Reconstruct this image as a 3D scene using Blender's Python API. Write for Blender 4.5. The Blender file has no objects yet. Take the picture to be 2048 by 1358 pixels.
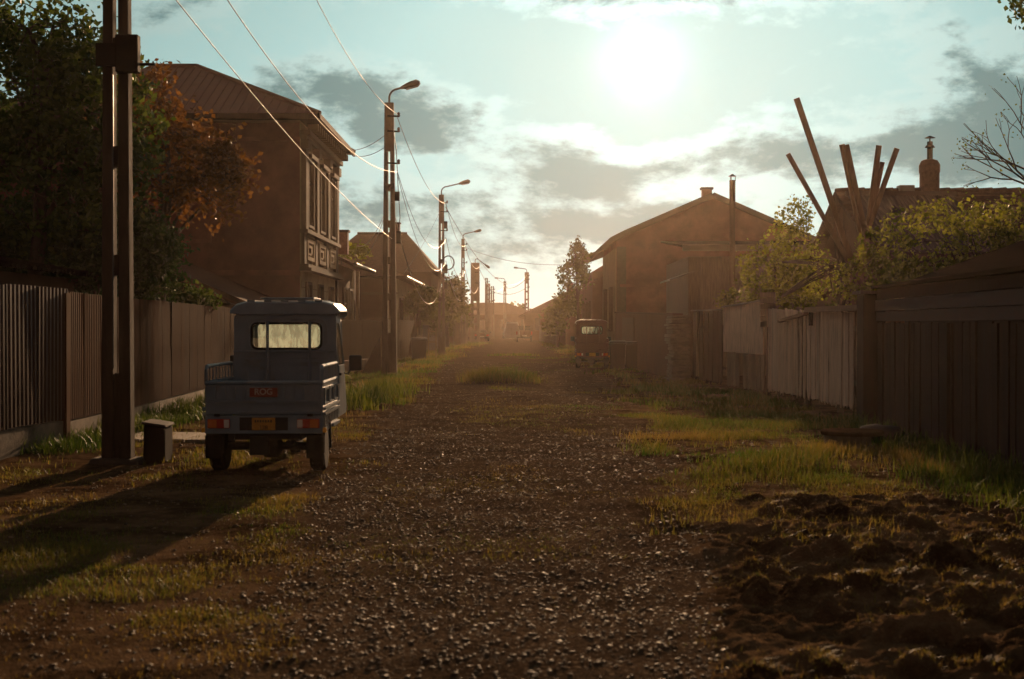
import bpy, math, random
import numpy as np
from mathutils import Vector, Matrix

R = math.radians
scene = bpy.context.scene
C = scene.collection
random.seed(7)
RNG = np.random.default_rng(11)

# ------------------------------------------------------------------ camera
CAM_H = 1.58
cam_d = bpy.data.cameras.new('camera')
cam_d.sensor_width = 36.0
cam_d.lens = 50.0
cam_d.clip_start = 0.1
cam_d.clip_end = 4000
cam_d.dof.use_dof = True
cam_d.dof.focus_distance = 34.0
cam_d.dof.aperture_fstop = 3.2
cam = bpy.data.objects.new('camera', cam_d)
cam.location = (0, 0, CAM_H)
cam.rotation_euler = (R(90 - 0.48), 0, 0)
C.objects.link(cam)
scene.camera = cam

# ------------------------------------------------------------------ sun, sky, exposure
SUN_DIR = Vector((0.0918, 1.0, 0.188)).normalized()
SUN_EL = math.asin(SUN_DIR.z)
SUN_AZ = math.atan2(SUN_DIR.x, SUN_DIR.y)
sun_d = bpy.data.lights.new('sun', 'SUN')
sun_d.energy = 5.0
sun_d.angle = R(0.6)
sun_d.color = (1.0, 0.62, 0.34)
sun = bpy.data.objects.new('sun', sun_d)
sun.rotation_euler = SUN_DIR.to_track_quat('Z', 'Y').to_euler()
sun.location = (20, 200, 60)
C.objects.link(sun)

vs = scene.view_settings
vs.view_transform = 'Standard'
vs.look = 'None'
vs.exposure = 0.0
vs.gamma = 1.0
vs.use_curve_mapping = False

scene.render.engine = 'CYCLES'
cy = scene.cycles
cy.use_denoising = True
try:
    cy.denoiser = 'OPENIMAGEDENOISE'
    cy.denoising_prefilter = 'ACCURATE'
except Exception:
    pass
cy.max_bounces = 5
cy.diffuse_bounces = 2
cy.glossy_bounces = 3
cy.transmission_bounces = 6
cy.volume_bounces = 0
cy.transparent_max_bounces = 8
cy.use_adaptive_sampling = True
cy.adaptive_threshold = 0.02
cy.use_light_tree = False
cy.sample_clamp_indirect = 4.0
cy.caustics_reflective = False
cy.caustics_refractive = False


class NT:
    """small helper around a node tree"""
    def __init__(self, tree):
        self.t = tree
        tree.nodes.clear()

    def n(self, kind, **kw):
        nd = self.t.nodes.new(kind)
        for k, v in kw.items():
            setattr(nd, k, v)
        return nd

    def put(self, sock, val):
        if isinstance(val, bpy.types.NodeSocket):
            self.t.links.new(val, sock)
        elif val is not None:
            sock.default_value = val

    def math(self, op, a, b=None, c=None, clamp=False):
        m = self.n('ShaderNodeMath', operation=op, use_clamp=clamp)
        self.put(m.inputs[0], a)
        if b is not None:
            self.put(m.inputs[1], b)
        if c is not None:
            self.put(m.inputs[2], c)
        return m.outputs[0]

    def vmath(self, op, a, b=None, scale=None):
        m = self.n('ShaderNodeVectorMath', operation=op)
        self.put(m.inputs[0], a)
        if b is not None:
            self.put(m.inputs[1], b)
        if scale is not None:
            self.put(m.inputs['Scale'], scale)
        return m.outputs['Value'] if op in ('DOT_PRODUCT', 'LENGTH', 'DISTANCE') else m.outputs['Vector']

    def mix(self, fac, a, b, blend='MIX'):
        m = self.n('ShaderNodeMix', data_type='RGBA', blend_type=blend)
        self.put(m.inputs[0], fac)
        self.put(m.inputs[6], a)
        self.put(m.inputs[7], b)
        return m.outputs[2]

    def mrange(self, v, a, b, c=0.0, d=1.0, smooth=True):
        m = self.n('ShaderNodeMapRange')
        m.interpolation_type = 'SMOOTHSTEP' if smooth else 'LINEAR'
        m.clamp = True
        self.put(m.inputs['Value'], v)
        self.put(m.inputs['From Min'], a)
        self.put(m.inputs['From Max'], b)
        self.put(m.inputs['To Min'], c)
        self.put(m.inputs['To Max'], d)
        return m.outputs['Result']

    def noise(self, vec, scale, detail=4.0, rough=0.55, dist=0.0, out=0):
        m = self.n('ShaderNodeTexNoise')
        if vec is not None:
            self.put(m.inputs['Vector'], vec)
        m.inputs['Scale'].default_value = scale
        m.inputs['Detail'].default_value = detail
        m.inputs['Roughness'].default_value = rough
        m.inputs['Distortion'].default_value = dist
        return m.outputs[out]


def build_world():
    w = bpy.data.worlds.new('World')
    scene.world = w
    w.use_nodes = True
    t = NT(w.node_tree)
    out = t.n('ShaderNodeOutputWorld')
    bg = t.n('ShaderNodeBackground')
    sky = t.n('ShaderNodeTexSky', sky_type='NISHITA')
    sky.sun_disc = False
    sky.sun_elevation = SUN_EL
    sky.sun_rotation = SUN_AZ
    sky.altitude = 200
    sky.air_density = 1.0
    sky.dust_density = 1.0
    sky.ozone_density = 2.5
    tc = t.n('ShaderNodeTexCoord')
    d = tc.outputs['Generated']
    sep = t.n('ShaderNodeSeparateXYZ')
    t.put(sep.inputs[0], d)
    az = t.math('ARCTAN2', sep.outputs[0], sep.outputs[1])
    el = t.math('ARCSINE', sep.outputs[2])
    sdot = t.vmath('DOT_PRODUCT', d, tuple(SUN_DIR))
    ang = t.math('ARCCOSINE', t.math('MINIMUM', sdot, 0.999999))       # angle from the sun

    # banks of cumulus: centre azimuth, elevation, half widths, weight
    banks = [(-.118, .160, .060, .022, .30), (-.055, .134, .050, .016, .20), (.070, .112, .045, .016, .20),
             (.180, .115, .060, .018, .24), (.325, .135, .055, .036, .30), (.15, .232, .12, .012, .24),
             (.6, .14, .14, .03, .3), (-.75, .18, .16, .04, .3), (.02, .34, .2, .03, .2),
             (-.03, .055, .20, .014, .11), (.10, .075, .16, .012, .10), (-.08, .088, .07, .012, .12), (.02, .095, .06, .010, .10), (.30, .19, .05, .018, .08), (-.17, .235, .05, .014, .09)]
    clear = [(.095, .180, .085, .034, .30), (-.02, .19, .045, .03, .14), (-.155, .215, .055, .03, .16), (-.11, .055, .05, .02, .08)]

    def puffs(vec):
        v = t.vmath('MULTIPLY', vec, (1.0, 1.0, 2.1))
        n1 = t.noise(v, 9.0, 9.0, 0.62, 0.1)
        n2 = t.noise(v, 26.0, 6.0, 0.62, 0.1)
        return t.math('MULTIPLY_ADD', n2, 0.30, t.math('SUBTRACT', n1, 0.035))

    def density(dens, azs, els):
        for (a, e, wa, we, k) in banks + [(a, e, wa, we, -k) for (a, e, wa, we, k) in clear]:
            da = t.math('DIVIDE', t.math('SUBTRACT', azs, a), wa)
            de = t.math('DIVIDE', t.math('SUBTRACT', els, e), we)
            r2 = t.math('ADD', t.math('MULTIPLY', da, da), t.math('MULTIPLY', de, de))
            g = t.math('EXPONENT', t.math('MULTIPLY', r2, -0.8))
            dens = t.math('MULTIPLY_ADD', g, k, dens)
        return dens

    P0 = puffs(d)
    D0 = density(P0, az, el)
    # the same field a little nearer the sun: tells lit cloud edges from shaded bodies
    to_sun = t.vmath('SUBTRACT', tuple(SUN_DIR), d)
    off = t.vmath('SCALE', t.vmath('NORMALIZE', to_sun), scale=0.012)
    d2 = t.vmath('NORMALIZE', t.vmath('ADD', d, off))
    P1 = puffs(d2)
    cover = t.mrange(D0, 0.555, 0.675)
    thick = t.mrange(t.math('MULTIPLY_ADD', t.math('SUBTRACT', P1, P0), 1.3, D0), 0.66, 0.86)
    near = t.math('EXPONENT', t.math('MULTIPLY', ang, -2.6))           # clouds pass more light towards the sun
    lit = t.math('MULTIPLY_ADD', near, 0.74, 0.065)
    away_c = t.mrange(ang, 0.45, 1.7)
    edge = t.vmath('SCALE', t.mix(away_c, (0.80, 1.13, 1.07, 1), (1.35, 0.80, 0.55, 1)), scale=lit)
    core = t.vmath('SCALE', t.mix(away_c, (0.225, 0.42, 0.415, 1), (0.66, 0.42, 0.31, 1)), scale=lit)
    cloud = t.mix(thick, edge, core)

    lum = t.vmath('DOT_PRODUCT', sky.outputs[0], (0.25, 0.60, 0.15))
    lum = t.math('POWER', t.math('MULTIPLY', lum, SKY_STRENGTH), 0.5)
    lum = t.math('MINIMUM', lum, 0.86)
    # away from the sun the film cast fades; the unseen sky, front-lit peach clouds too, is dimmed and warmed to redden shadows
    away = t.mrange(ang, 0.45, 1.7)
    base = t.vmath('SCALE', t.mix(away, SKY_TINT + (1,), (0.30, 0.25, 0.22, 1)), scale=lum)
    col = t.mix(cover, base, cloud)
    # the aureole right round the sun
    a1 = t.math('MULTIPLY', t.math('EXPONENT', t.math('MULTIPLY', ang, -85.0)), 1.4)
    a2 = t.math('MULTIPLY', t.math('EXPONENT', t.math('MULTIPLY', ang, -8.0)), 0.12)
    glow = t.vmath('SCALE', (0.88, 1.0, 0.98), scale=t.math('ADD', a1, a2))
    col = t.vmath('ADD', col, glow)
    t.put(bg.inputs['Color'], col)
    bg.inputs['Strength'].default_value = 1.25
    t.t.links.new(bg.outputs[0], out.inputs[0])
    w.cycles.sampling_method = 'MANUAL'
    w.cycles.sample_map_resolution = 512


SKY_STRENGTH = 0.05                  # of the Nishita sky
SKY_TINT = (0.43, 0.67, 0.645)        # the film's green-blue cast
build_world()

# ------------------------------------------------------------------ materials
MATS = {}


def mat(name, color, rough=0.8, spec=0.3, metal=0.0, var=0.25, scale=6.0, stretch=(1, 1, 1), bump=0.0, bscale=40.0,
        dirt=None, dirt_lo=0.5, dirt_hi=0.75, dirt_scale=2.0, coat=0.0):
    """painted / weathered solid: colour with broad and fine variation, optional stains and fine relief"""
    m = bpy.data.materials.new(name)
    m.use_nodes = True
    t = NT(m.node_tree)
    out = t.n('ShaderNodeOutputMaterial')
    p = t.n('ShaderNodeBsdfPrincipled')
    tc = t.n('ShaderNodeTexCoord')
    oi = t.n('ShaderNodeObjectInfo')
    vec = t.vmath('ADD', t.vmath('MULTIPLY', tc.outputs['Object'], stretch), t.vmath('SCALE', (37.0, 17.0, 9.0), scale=oi.outputs['Random']))
    f = t.noise(vec, scale, 6.0, 0.62)
    f2 = t.mrange(f, 0.3, 0.7, 1 - var, 1 + var, smooth=False)
    ob = t.mrange(oi.outputs['Random'], 0, 1, 1 - var * 0.5, 1 + var * 0.5, smooth=False)
    col = t.vmath('SCALE', tuple(color), scale=t.math('MULTIPLY', f2, ob))
    if dirt is not None:
        dn = t.noise(vec, dirt_scale, 7.0, 0.66)
        col = t.mix(t.mrange(dn, dirt_lo, dirt_hi), col, tuple(dirt) + (1,))
    t.put(p.inputs['Base Color'], col)
    t.put(p.inputs['Roughness'], t.mrange(f, 0.2, 0.8, max(0.04, rough - 0.12), min(1, rough + 0.12)))
    p.inputs['Specular IOR Level'].default_value = spec
    p.inputs['Metallic'].default_value = metal
    p.inputs['Coat Weight'].default_value = coat
    if bump > 0:
        b = t.n('ShaderNodeBump')
        b.inputs['Strength'].default_value = 0.8
        b.inputs['Distance'].default_value = bump
        t.put(b.inputs['Height'], t.noise(vec, bscale, 5.0, 0.6))
        t.t.links.new(b.outputs[0], p.inputs['Normal'])
    t.t.links.new(p.outputs[0], out.inputs[0])
    MATS[name] = m
    return m


def leaf_mat(name, c0, c1, trans=0.5, rough=0.5):
    """thin leaf: diffuse, a little sheen and light coming through; the tint runs per leaf"""
    m = bpy.data.materials.new(name)
    m.use_nodes = True
    t = NT(m.node_tree)
    out = t.n('ShaderNodeOutputMaterial')
    at_ = t.n('ShaderNodeAttribute', attribute_name='tint')
    col = t.mix(at_.outputs['Fac'], tuple(c0) + (1,), tuple(c1) + (1,))
    p = t.n('ShaderNodeBsdfPrincipled')
    t.put(p.inputs['Base Color'], col)
    p.inputs['Roughness'].default_value = rough
    p.inputs['Specular IOR Level'].default_value = 0.15
    tr = t.n('ShaderNodeBsdfTranslucent')
    t.put(tr.inputs['Color'], t.vmath('MULTIPLY', col, (1.25, 1.2, 0.8)))
    ms = t.n('ShaderNodeMixShader')
    ms.inputs[0].default_value = trans
    t.t.links.new(p.outputs[0], ms.inputs[1])
    t.t.links.new(tr.outputs[0], ms.inputs[2])
    t.t.links.new(ms.outputs[0], out.inputs[0])
    MATS[name] = m
    return m


def glass_mat(name, dust, dust_amount, tint=(1, 1, 1)):
    """window glass: see-through, mirror-like at grazing angles, with a film of dust that the sun lights from behind"""
    m = bpy.data.materials.new(name)
    m.use_nodes = True
    t = NT(m.node_tree)
    out = t.n('ShaderNodeOutputMaterial')
    tr = t.n('ShaderNodeBsdfTransparent')
    tr.inputs[0].default_value = tuple(tint) + (1,)
    gl = t.n('ShaderNodeBsdfGlossy')
    gl.inputs['Roughness'].default_value = 0.03
    fr = t.n('ShaderNodeFresnel')
    fr.inputs[0].default_value = 1.5
    a = t.n('ShaderNodeMixShader')
    t.t.links.new(fr.outputs[0], a.inputs[0])
    t.t.links.new(tr.outputs[0], a.inputs[1])
    t.t.links.new(gl.outputs[0], a.inputs[2])
    du = t.n('ShaderNodeBsdfTranslucent')
    du.inputs[0].default_value = tuple(dust) + (1,)
    tc = t.n('ShaderNodeTexCoord')
    f = t.mrange(t.noise(t.vmath('MULTIPLY', tc.outputs['Object'], (9, 9, 1.2)), 2.0, 5.0, 0.6), 0.3, 0.7, dust_amount * 0.45, dust_amount * 1.3)
    b = t.n('ShaderNodeMixShader')
    t.put(b.inputs[0], f)
    t.t.links.new(a.outputs[0], b.inputs[1])
    t.t.links.new(du.outputs[0], b.inputs[2])
    t.t.links.new(b.outputs[0], out.inputs[0])
    MATS[name] = m
    return m


mat('concrete', (0.14, 0.10, 0.075), 0.85, 0.25, var=0.25, scale=7, bump=0.006, bscale=60, dirt=(0.07, 0.05, 0.036), dirt_lo=0.52, dirt_hi=0.8, dirt_scale=3, stretch=(1, 1, .35))
mat('concrete_brown', (0.060, 0.036, 0.024), 0.9, 0.1, var=0.25, scale=7, bump=0.006, bscale=60, dirt=(0.04, 0.026, 0.018), dirt_lo=0.5, dirt_hi=0.75, dirt_scale=3, stretch=(1, 1, .35))
mat('concrete_dark', (0.085, 0.058, 0.042), 0.9, 0.2, var=0.3, scale=5, bump=0.01, bscale=30)
mat('box_metal', (0.030, 0.019, 0.014), 0.8, 0.03, var=0.2, scale=6)
mat('fence_brown', (0.105, 0.044, 0.019), 0.8, 0.02, var=0.30, scale=3, stretch=(1, 1, .2), dirt=(0.07, 0.035, 0.018), dirt_lo=0.55, dirt_hi=0.85)
mat('fence_dark', (0.07, 0.030, 0.016), 0.42, 0.4, var=0.30, scale=3, stretch=(1, 1, .2))
mat('fence_pale', (0.30, 0.225, 0.14), 0.42, 0.45, var=0.14, scale=3, stretch=(1, 1, .2))
mat('plinth', (0.22, 0.16, 0.11), 0.92, 0.15, var=0.3, scale=3, bump=0.012, bscale=25, dirt=(0.07, 0.05, 0.03), dirt_lo=0.45, dirt_hi=0.75)
mat('house_plaster', (0.185, 0.072, 0.048), 0.95, 0.05, var=0.3, scale=1.3, bump=0.002, bscale=30, dirt=(0.10, 0.042, 0.028), dirt_lo=0.45, dirt_hi=0.75, dirt_scale=.8)
mat('facade_plaster', (0.22, 0.15, 0.085), 0.95, 0.1, var=0.22, scale=2.0, bump=0.008, bscale=22, dirt=(0.17, 0.12, 0.075), dirt_lo=0.5, dirt_hi=0.8)
mat('pale_wall', (0.40, 0.30, 0.19), 0.95, 0.1, var=0.2, scale=1.5, bump=0.008, bscale=22, dirt=(0.2, 0.14, 0.09), dirt_lo=0.52, dirt_hi=0.8)
mat('brown_wall', (0.125, 0.062, 0.038), 0.95, 0.1, var=0.2, scale=1.5, bump=0.008, bscale=22)
mat('trim', (0.115, 0.072, 0.044), 0.9, 0.15, var=0.2, scale=5, bump=0.004, bscale=40)
mat('roof_metal', (0.20, 0.090, 0.066), 0.7, 0.12, var=0.18, scale=2, dirt=(0.16, 0.085, 0.06), dirt_lo=0.5, dirt_hi=0.8)
mat('roof_tile', (0.105, 0.052, 0.036), 0.92, 0.08, var=0.35, scale=9, bump=0.03, bscale=9)
mat('roof_dark', (0.020, 0.012, 0.009), 0.95, 0.0, var=0.15, scale=5, bump=0.02, bscale=12)
mat('tin', (0.22, 0.175, 0.145), 0.42, 0.5, metal=0.7, var=0.2, scale=3, dirt=(0.16, 0.085, 0.05), dirt_lo=0.55, dirt_hi=0.8)
mat('sheet_brown', (0.105, 0.062, 0.055), 0.7, 0.1, var=0.2, scale=3)
mat('brick', (0.20, 0.105, 0.07), 0.9, 0.2, var=0.3, scale=12, bump=0.01, bscale=30)
mat('wood_dark', (0.034, 0.013, 0.008), 0.85, 0.12, var=0.35, scale=5, stretch=(6, 6, .5), bump=0.006, bscale=20)
mat('wood_band', (0.060, 0.032, 0.025), 0.8, 0.25, var=0.3, scale=4, stretch=(1, 1, 4), bump=0.006, bscale=20)
mat('wood_white', (0.70, 0.53, 0.41), 0.8, 0.12, var=0.22, scale=5, stretch=(6, 6, .6), bump=0.005, bscale=20, dirt=(0.20, 0.15, 0.11), dirt_lo=0.5, dirt_hi=0.75, dirt_scale=3)
mat('wood_grey', (0.20, 0.145, 0.105), 0.8, 0.25, var=0.3, scale=5, stretch=(6, 6, .5), bump=0.006, bscale=20)
mat('beam_wood', (0.22, 0.125, 0.075), 0.75, 0.3, var=0.3, scale=5, stretch=(5, 5, .5), bump=0.008, bscale=18)
mat('bark', (0.085, 0.055, 0.038), 0.95, 0.15, var=0.35, scale=9, stretch=(3, 3, .6), bump=0.02, bscale=14)
mat('trunk_shaggy', (0.10, 0.065, 0.045), 0.95, 0.15, var=0.4, scale=6, stretch=(3, 3, .5), bump=0.05, bscale=9)
mat('lamp_grey', (0.16, 0.125, 0.105), 0.5, 0.4, metal=0.4, var=0.15)
mat('cable', (0.26, 0.21, 0.18), 0.5, 0.5, metal=0.6, var=0.05)
mat('cable_dark', (0.05, 0.04, 0.035), 0.4, 0.5, var=0.05)
mat('insulator', (0.10, 0.055, 0.04), 0.25, 0.6, var=0.1)
mat('plastic_black', (0.025, 0.021, 0.018), 0.45, 0.45, var=0.15, dirt=(0.07, 0.055, 0.045), dirt_lo=0.55, dirt_hi=0.9)
mat('trike_blue', (0.140, 0.190, 0.235), 0.36, 0.5, var=0.18, scale=3, coat=0.1, dirt=(0.10, 0.075, 0.055), dirt_lo=0.5, dirt_hi=0.8)
mat('trike_red', (0.095, 0.016, 0.010), 0.36, 0.5, var=0.12, scale=3, coat=0.15, dirt=(0.15, 0.08, 0.06), dirt_lo=0.58, dirt_hi=0.9)
mat('rubber', (0.018, 0.015, 0.013), 0.9, 0.03, var=0.2, dirt=(0.035, 0.026, 0.018), dirt_lo=0.5, dirt_hi=0.8, dirt_scale=5)
mat('rim_steel', (0.14, 0.13, 0.12), 0.45, 0.5, metal=0.6)
mat('chassis', (0.022, 0.018, 0.016), 0.65, 0.3, var=0.3, dirt=(0.06, 0.045, 0.03), dirt_lo=0.5, dirt_hi=0.8)
mat('lens_red', (0.40, 0.035, 0.012), 0.22, 0.5, var=0.08)
mat('lens_orange', (0.55, 0.14, 0.015), 0.22, 0.5, var=0.08)
mat('lens_clear', (0.55, 0.50, 0.45), 0.15, 0.6, var=0.08)
mat('amber', (0.85, 0.40, 0.02), 0.25, 0.5, var=0.05)
mat('plate_yellow', (0.46, 0.22, 0.018), 0.45, 0.4, var=0.12, scale=8)
mat('badge_red', (0.22, 0.040, 0.016), 0.4, 0.4, var=0.1)
mat('lettering', (0.42, 0.35, 0.29), 0.4, 0.4, var=0.05)
mat('ink', (0.03, 0.02, 0.015), 0.6, 0.3, var=0.05)
mat('car_dark', (0.035, 0.032, 0.034), 0.25, 0.5, coat=0.4, var=0.1)
mat('van_white', (0.50, 0.50, 0.48), 0.35, 0.5, coat=0.2, var=0.1)
mat('seat_dark', (0.03, 0.022, 0.02), 0.8, 0.2)
mat('window_dark', (0.018, 0.015, 0.014), 0.12, 0.6, var=0.1)
mat('stone', (0.20, 0.155, 0.12), 0.9, 0.2, var=0.3, scale=6, bump=0.02, bscale=12)
mat('slab', (0.33, 0.25, 0.18), 0.9, 0.2, var=0.3, scale=4, bump=0.01, bscale=20, dirt=(0.14, 0.09, 0.055), dirt_lo=0.5, dirt_hi=0.75)
mat('shaded_lid', (0.060, 0.031, 0.015), 1.0, 0.0, var=0.35, scale=8, bump=0.03, bscale=16)
glass_mat('glass_clean', (0.7, 0.65, 0.5), 0.10)
glass_mat('glass_dusty', (0.62, 0.78, 0.66), 0.34)
leaf_mat('leaf_green', (0.020, 0.040, 0.008), (0.11, 0.145, 0.022), 0.42)
leaf_mat('leaf_red', (0.070, 0.028, 0.010), (0.20, 0.088, 0.020), 0.52)
leaf_mat('leaf_yew', (0.014, 0.030, 0.010), (0.050, 0.090, 0.016), 0.3)
leaf_mat('leaf_spring', (0.065, 0.080, 0.014), (0.28, 0.28, 0.040), 0.58)
leaf_mat('leaf_far', (0.050, 0.050, 0.018), (0.12, 0.12, 0.03), 0.45)
leaf_mat('grass', (0.046, 0.092, 0.011), (0.20, 0.130, 0.038), 0.55, 0.5)
leaf_mat('grass_lush', (0.030, 0.056, 0.010), (0.12, 0.135, 0.020), 0.5, 0.5)

# ------------------------------------------------------------------ object helpers
ORG = {}


def setp(o, label=None, cat=None, group=None, kind=None):
    if label:
        o['label'] = label
    if cat:
        o['category'] = cat
    if group:
        o['group'] = group
    if kind:
        o['kind'] = kind
    return o


def thing(name, loc, label, cat, group=None):
    o = bpy.data.objects.new(name, None)
    o.empty_display_size = 0.2
    o.location = loc
    C.objects.link(o)
    ORG[o.name] = Vector(loc)
    return setp(o, label, cat, group)


def link_mesh(name, me, parent=None, loc=None):
    o = bpy.data.objects.new(name, me)
    C.objects.link(o)
    if parent is not None:
        o.parent = parent
        if loc is not None:
            o.location = Vector(loc) - ORG[parent.name]
        ORG[o.name] = Vector(loc) if loc is not None else ORG[parent.name].copy()
    else:
        o.location = loc if loc is not None else (0, 0, 0)
        ORG[o.name] = Vector(o.location)
    return o


def np_mesh(name, v, f, material, nv=4, smooth=False, tint=None):
    """mesh from arrays: v (n,3), f (m,nv)"""
    me = bpy.data.meshes.new(name)
    v = np.asarray(v, np.float32)
    f = np.asarray(f, np.int32)
    me.vertices.add(len(v))
    me.vertices.foreach_set('co', v.ravel())
    me.loops.add(f.size)
    me.loops.foreach_set('vertex_index', f.ravel())
    me.polygons.add(len(f))
    me.polygons.foreach_set('loop_start', np.arange(0, f.size, nv, dtype=np.int32))
    me.polygons.foreach_set('loop_total', np.full(len(f), nv, np.int32))
    if smooth:
        me.polygons.foreach_set('use_smooth', np.ones(len(f), bool))
    me.update(calc_edges=True)
    if tint is not None:
        a = me.attributes.new('tint', 'FLOAT', 'POINT')
        a.data.foreach_set('value', np.asarray(tint, np.float32))
    me.materials.append(MATS[material])
    return me


class MB:
    """collects shapes and links them as ONE mesh object"""
    def __init__(self):
        self.v, self.f = [], []

    def add(self, vs, fs):
        k = len(self.v)
        self.v += [tuple(p) for p in vs]
        self.f += [tuple(i + k for i in q) for q in fs]
        return self

    def box(self, x0, x1, y0, y1, z0, z1):
        vs = [(x, y, z) for z in (z0, z1) for y in (y0, y1) for x in (x0, x1)]
        return self.add(vs, [(0, 2, 3, 1), (4, 5, 7, 6), (0, 1, 5, 4), (2, 6, 7, 3), (0, 4, 6, 2), (1, 3, 7, 5)])

    def hexa(self, b, t):
        """bottom quad b, top quad t, both counter-clockwise seen from above"""
        return self.add(list(b) + list(t), [(3, 2, 1, 0), (4, 5, 6, 7), (0, 1, 5, 4), (1, 2, 6, 5), (2, 3, 7, 6), (3, 0, 4, 7)])

    def bar(self, a, b, w, h=None, up=(0, 0, 1)):
        a, b = Vector(a), Vector(b)
        h = w if h is None else h
        d = (b - a).normalized()
        u = Vector(up)
        if abs(d.dot(u)) > 0.98:
            u = Vector((1, 0, 0))
        s = d.cross(u).normalized()
        u = s.cross(d).normalized()
        q = [s * (-w / 2) + u * (-h / 2), s * (w / 2) + u * (-h / 2), s * (w / 2) + u * (h / 2), s * (-w / 2) + u * (h / 2)]
        return self.add([a + k for k in q] + [b + k for k in q],
                        [(0, 3, 2, 1), (4, 5, 6, 7), (0, 1, 5, 4), (1, 2, 6, 5), (2, 3, 7, 6), (3, 0, 4, 7)][::1])

    def tube(self, pts, rad, n=8, cap=True):
        pts = [Vector(p) for p in pts]
        if not hasattr(rad, '__len__'):
            rad = [rad] * len(pts)
        rings = []
        ref = None
        for i, p in enumerate(pts):
            d = (pts[min(i + 1, len(pts) - 1)] - pts[max(i - 1, 0)]).normalized()
            if ref is None:
                ref = Vector((0, 0, 1)) if abs(d.z) < 0.9 else Vector((1, 0, 0))
            s = d.cross(ref)
            if s.length < 1e-4:
                s = d.cross(Vector((0, 1, 0)))
            s.normalize()
            u = s.cross(d).normalized()
            ref = u
            rings.append([p + (s * math.cos(2 * math.pi * k / n) + u * math.sin(2 * math.pi * k / n)) * rad[i] for k in range(n)])
        vs = [q for r_ in rings for q in r_]
        fs = []
        for i in range(len(pts) - 1):
            for k in range(n):
                a, b = i * n + k, i * n + (k + 1) % n
                fs.append((a, b, b + n, a + n))
        if cap:
            fs.append(tuple(range(n))[::-1])
            fs.append(tuple((len(pts) - 1) * n + k for k in range(n)))
        return self.add(vs, fs)

    def lathe(self, prof, c, axis='z', n=20):
        """profile [(radius, height)] turned about an axis through c"""
        vs, fs = [], []
        for r_, h in prof:
            for k in range(n):
                a = 2 * math.pi * k / n
                x, y = r_ * math.cos(a), r_ * math.sin(a)
                vs.append((c[0] + x, c[1] + y, c[2] + h) if axis == 'z' else (c[0] + h, c[1] + x, c[2] + y))
        for i in range(len(prof) - 1):
            for k in range(n):
                a, b = i * n + k, i * n + (k + 1) % n
                fs.append((a, b, b + n, a + n))
        fs.append(tuple(range(n))[::-1])
        fs.append(tuple((len(prof) - 1) * n + k for k in range(n)))
        return self.add(vs, fs)

    def plate(self, pts, th):
        """flat polygon given thickness th along its normal"""
        pts = [Vector(p) for p in pts]
        nrm = Vector((0, 0, 0))
        for i in range(len(pts)):
            nrm += (pts[i] - pts[0]).cross(pts[(i + 1) % len(pts)] - pts[0])
        nrm.normalize()
        n = len(pts)
        vs = [p for p in pts] + [p + nrm * th for p in pts]
        fs = [tuple(range(n))[::-1], tuple(range(n, 2 * n))] + [(i, (i + 1) % n, (i + 1) % n + n, i + n) for i in range(n)]
        return self.add(vs, fs)

    def ring(self, outer, inner, th_vec):
        """panel with a hole: two loops of equal length, thickness vector"""
        n = len(outer)
        tv = Vector(th_vec)
        o = [Vector(p) for p in outer]
        i_ = [Vector(p) for p in inner]
        vs = o + i_ + [p + tv for p in o] + [p + tv for p in i_]
        fs = []
        for k in range(n):
            j = (k + 1) % n
            fs += [(k, j, n + j, n + k), (2 * n + k, 3 * n + k, 3 * n + j, 2 * n + j),
                   (k, 2 * n + k, 2 * n + j, j), (n + k, n + j, 3 * n + j, 3 * n + k)]
        return self.add(vs, fs)

    def mesh(self, name, material, org=(0, 0, 0), smooth=False):
        me = bpy.data.meshes.new(name)
        o = Vector(org)
        me.from_pydata([tuple(Vector(p) - o) for p in self.v], [], self.f)
        import bmesh
        bm = bmesh.new()
        bm.from_mesh(me)
        bmesh.ops.recalc_face_normals(bm, faces=bm.faces)
        bm.to_mesh(me)
        bm.free()
        if smooth:
            me.polygons.foreach_set('use_smooth', [True] * len(me.polygons))
        me.materials.append(MATS[material])
        return me

    def build(self, name, material, parent=None, smooth=False, bevel=0.0):
        org = ORG[parent.name] if parent is not None else Vector((0, 0, 0))
        o = link_mesh(name, self.mesh(name, material, org, smooth), parent)
        if bevel > 0:
            md = o.modifiers.new('soft_edges', 'BEVEL')
            md.width = bevel
            md.segments = 2
            md.limit_method = 'ANGLE'
            md.angle_limit = R(40)
        return o


def B(*a):
    return MB().box(*a)


def copy_tree(o, parent=None):
    c = o.copy()
    C.objects.link(c)
    c.parent = parent
    for ch in list(o.children):
        copy_tree(ch, c)
    return c


F_PX = 2844.0


def at(px, py, D):
    """point seen at pixel (px, py) of the photograph, D metres down the street"""
    return Vector(((px - 1024) / F_PX * D, D, CAM_H + (655 - py) / F_PX * D))


# ------------------------------------------------------------------ noise
def vnoise(x, y, seed=0):
    xi, yi = np.floor(x).astype(np.int64), np.floor(y).astype(np.int64)
    fx, fy = x - xi, y - yi
    fx, fy = fx * fx * (3 - 2 * fx), fy * fy * (3 - 2 * fy)

    def h(a, b):
        n = (a * 374761393 + b * 668265263 + seed * 1442695041) & 0x7fffffff
        n = ((n ^ (n >> 13)) * 1274126177) & 0x7fffffff
        return ((n ^ (n >> 16)) & 0xffff) / 65535.0
    return (h(xi, yi) * (1 - fx) + h(xi + 1, yi) * fx) * (1 - fy) + (h(xi, yi + 1) * (1 - fx) + h(xi + 1, yi + 1) * fx) * fy


def fbm(x, y, seed=0, oct=4):
    s, a, tot = 0, 0.5, 0
    for i in range(oct):
        s = s + a * vnoise(x * 2 ** i, y * 2 ** i, seed + i * 7)
        tot += a
        a *= 0.55
    return s / tot

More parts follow.
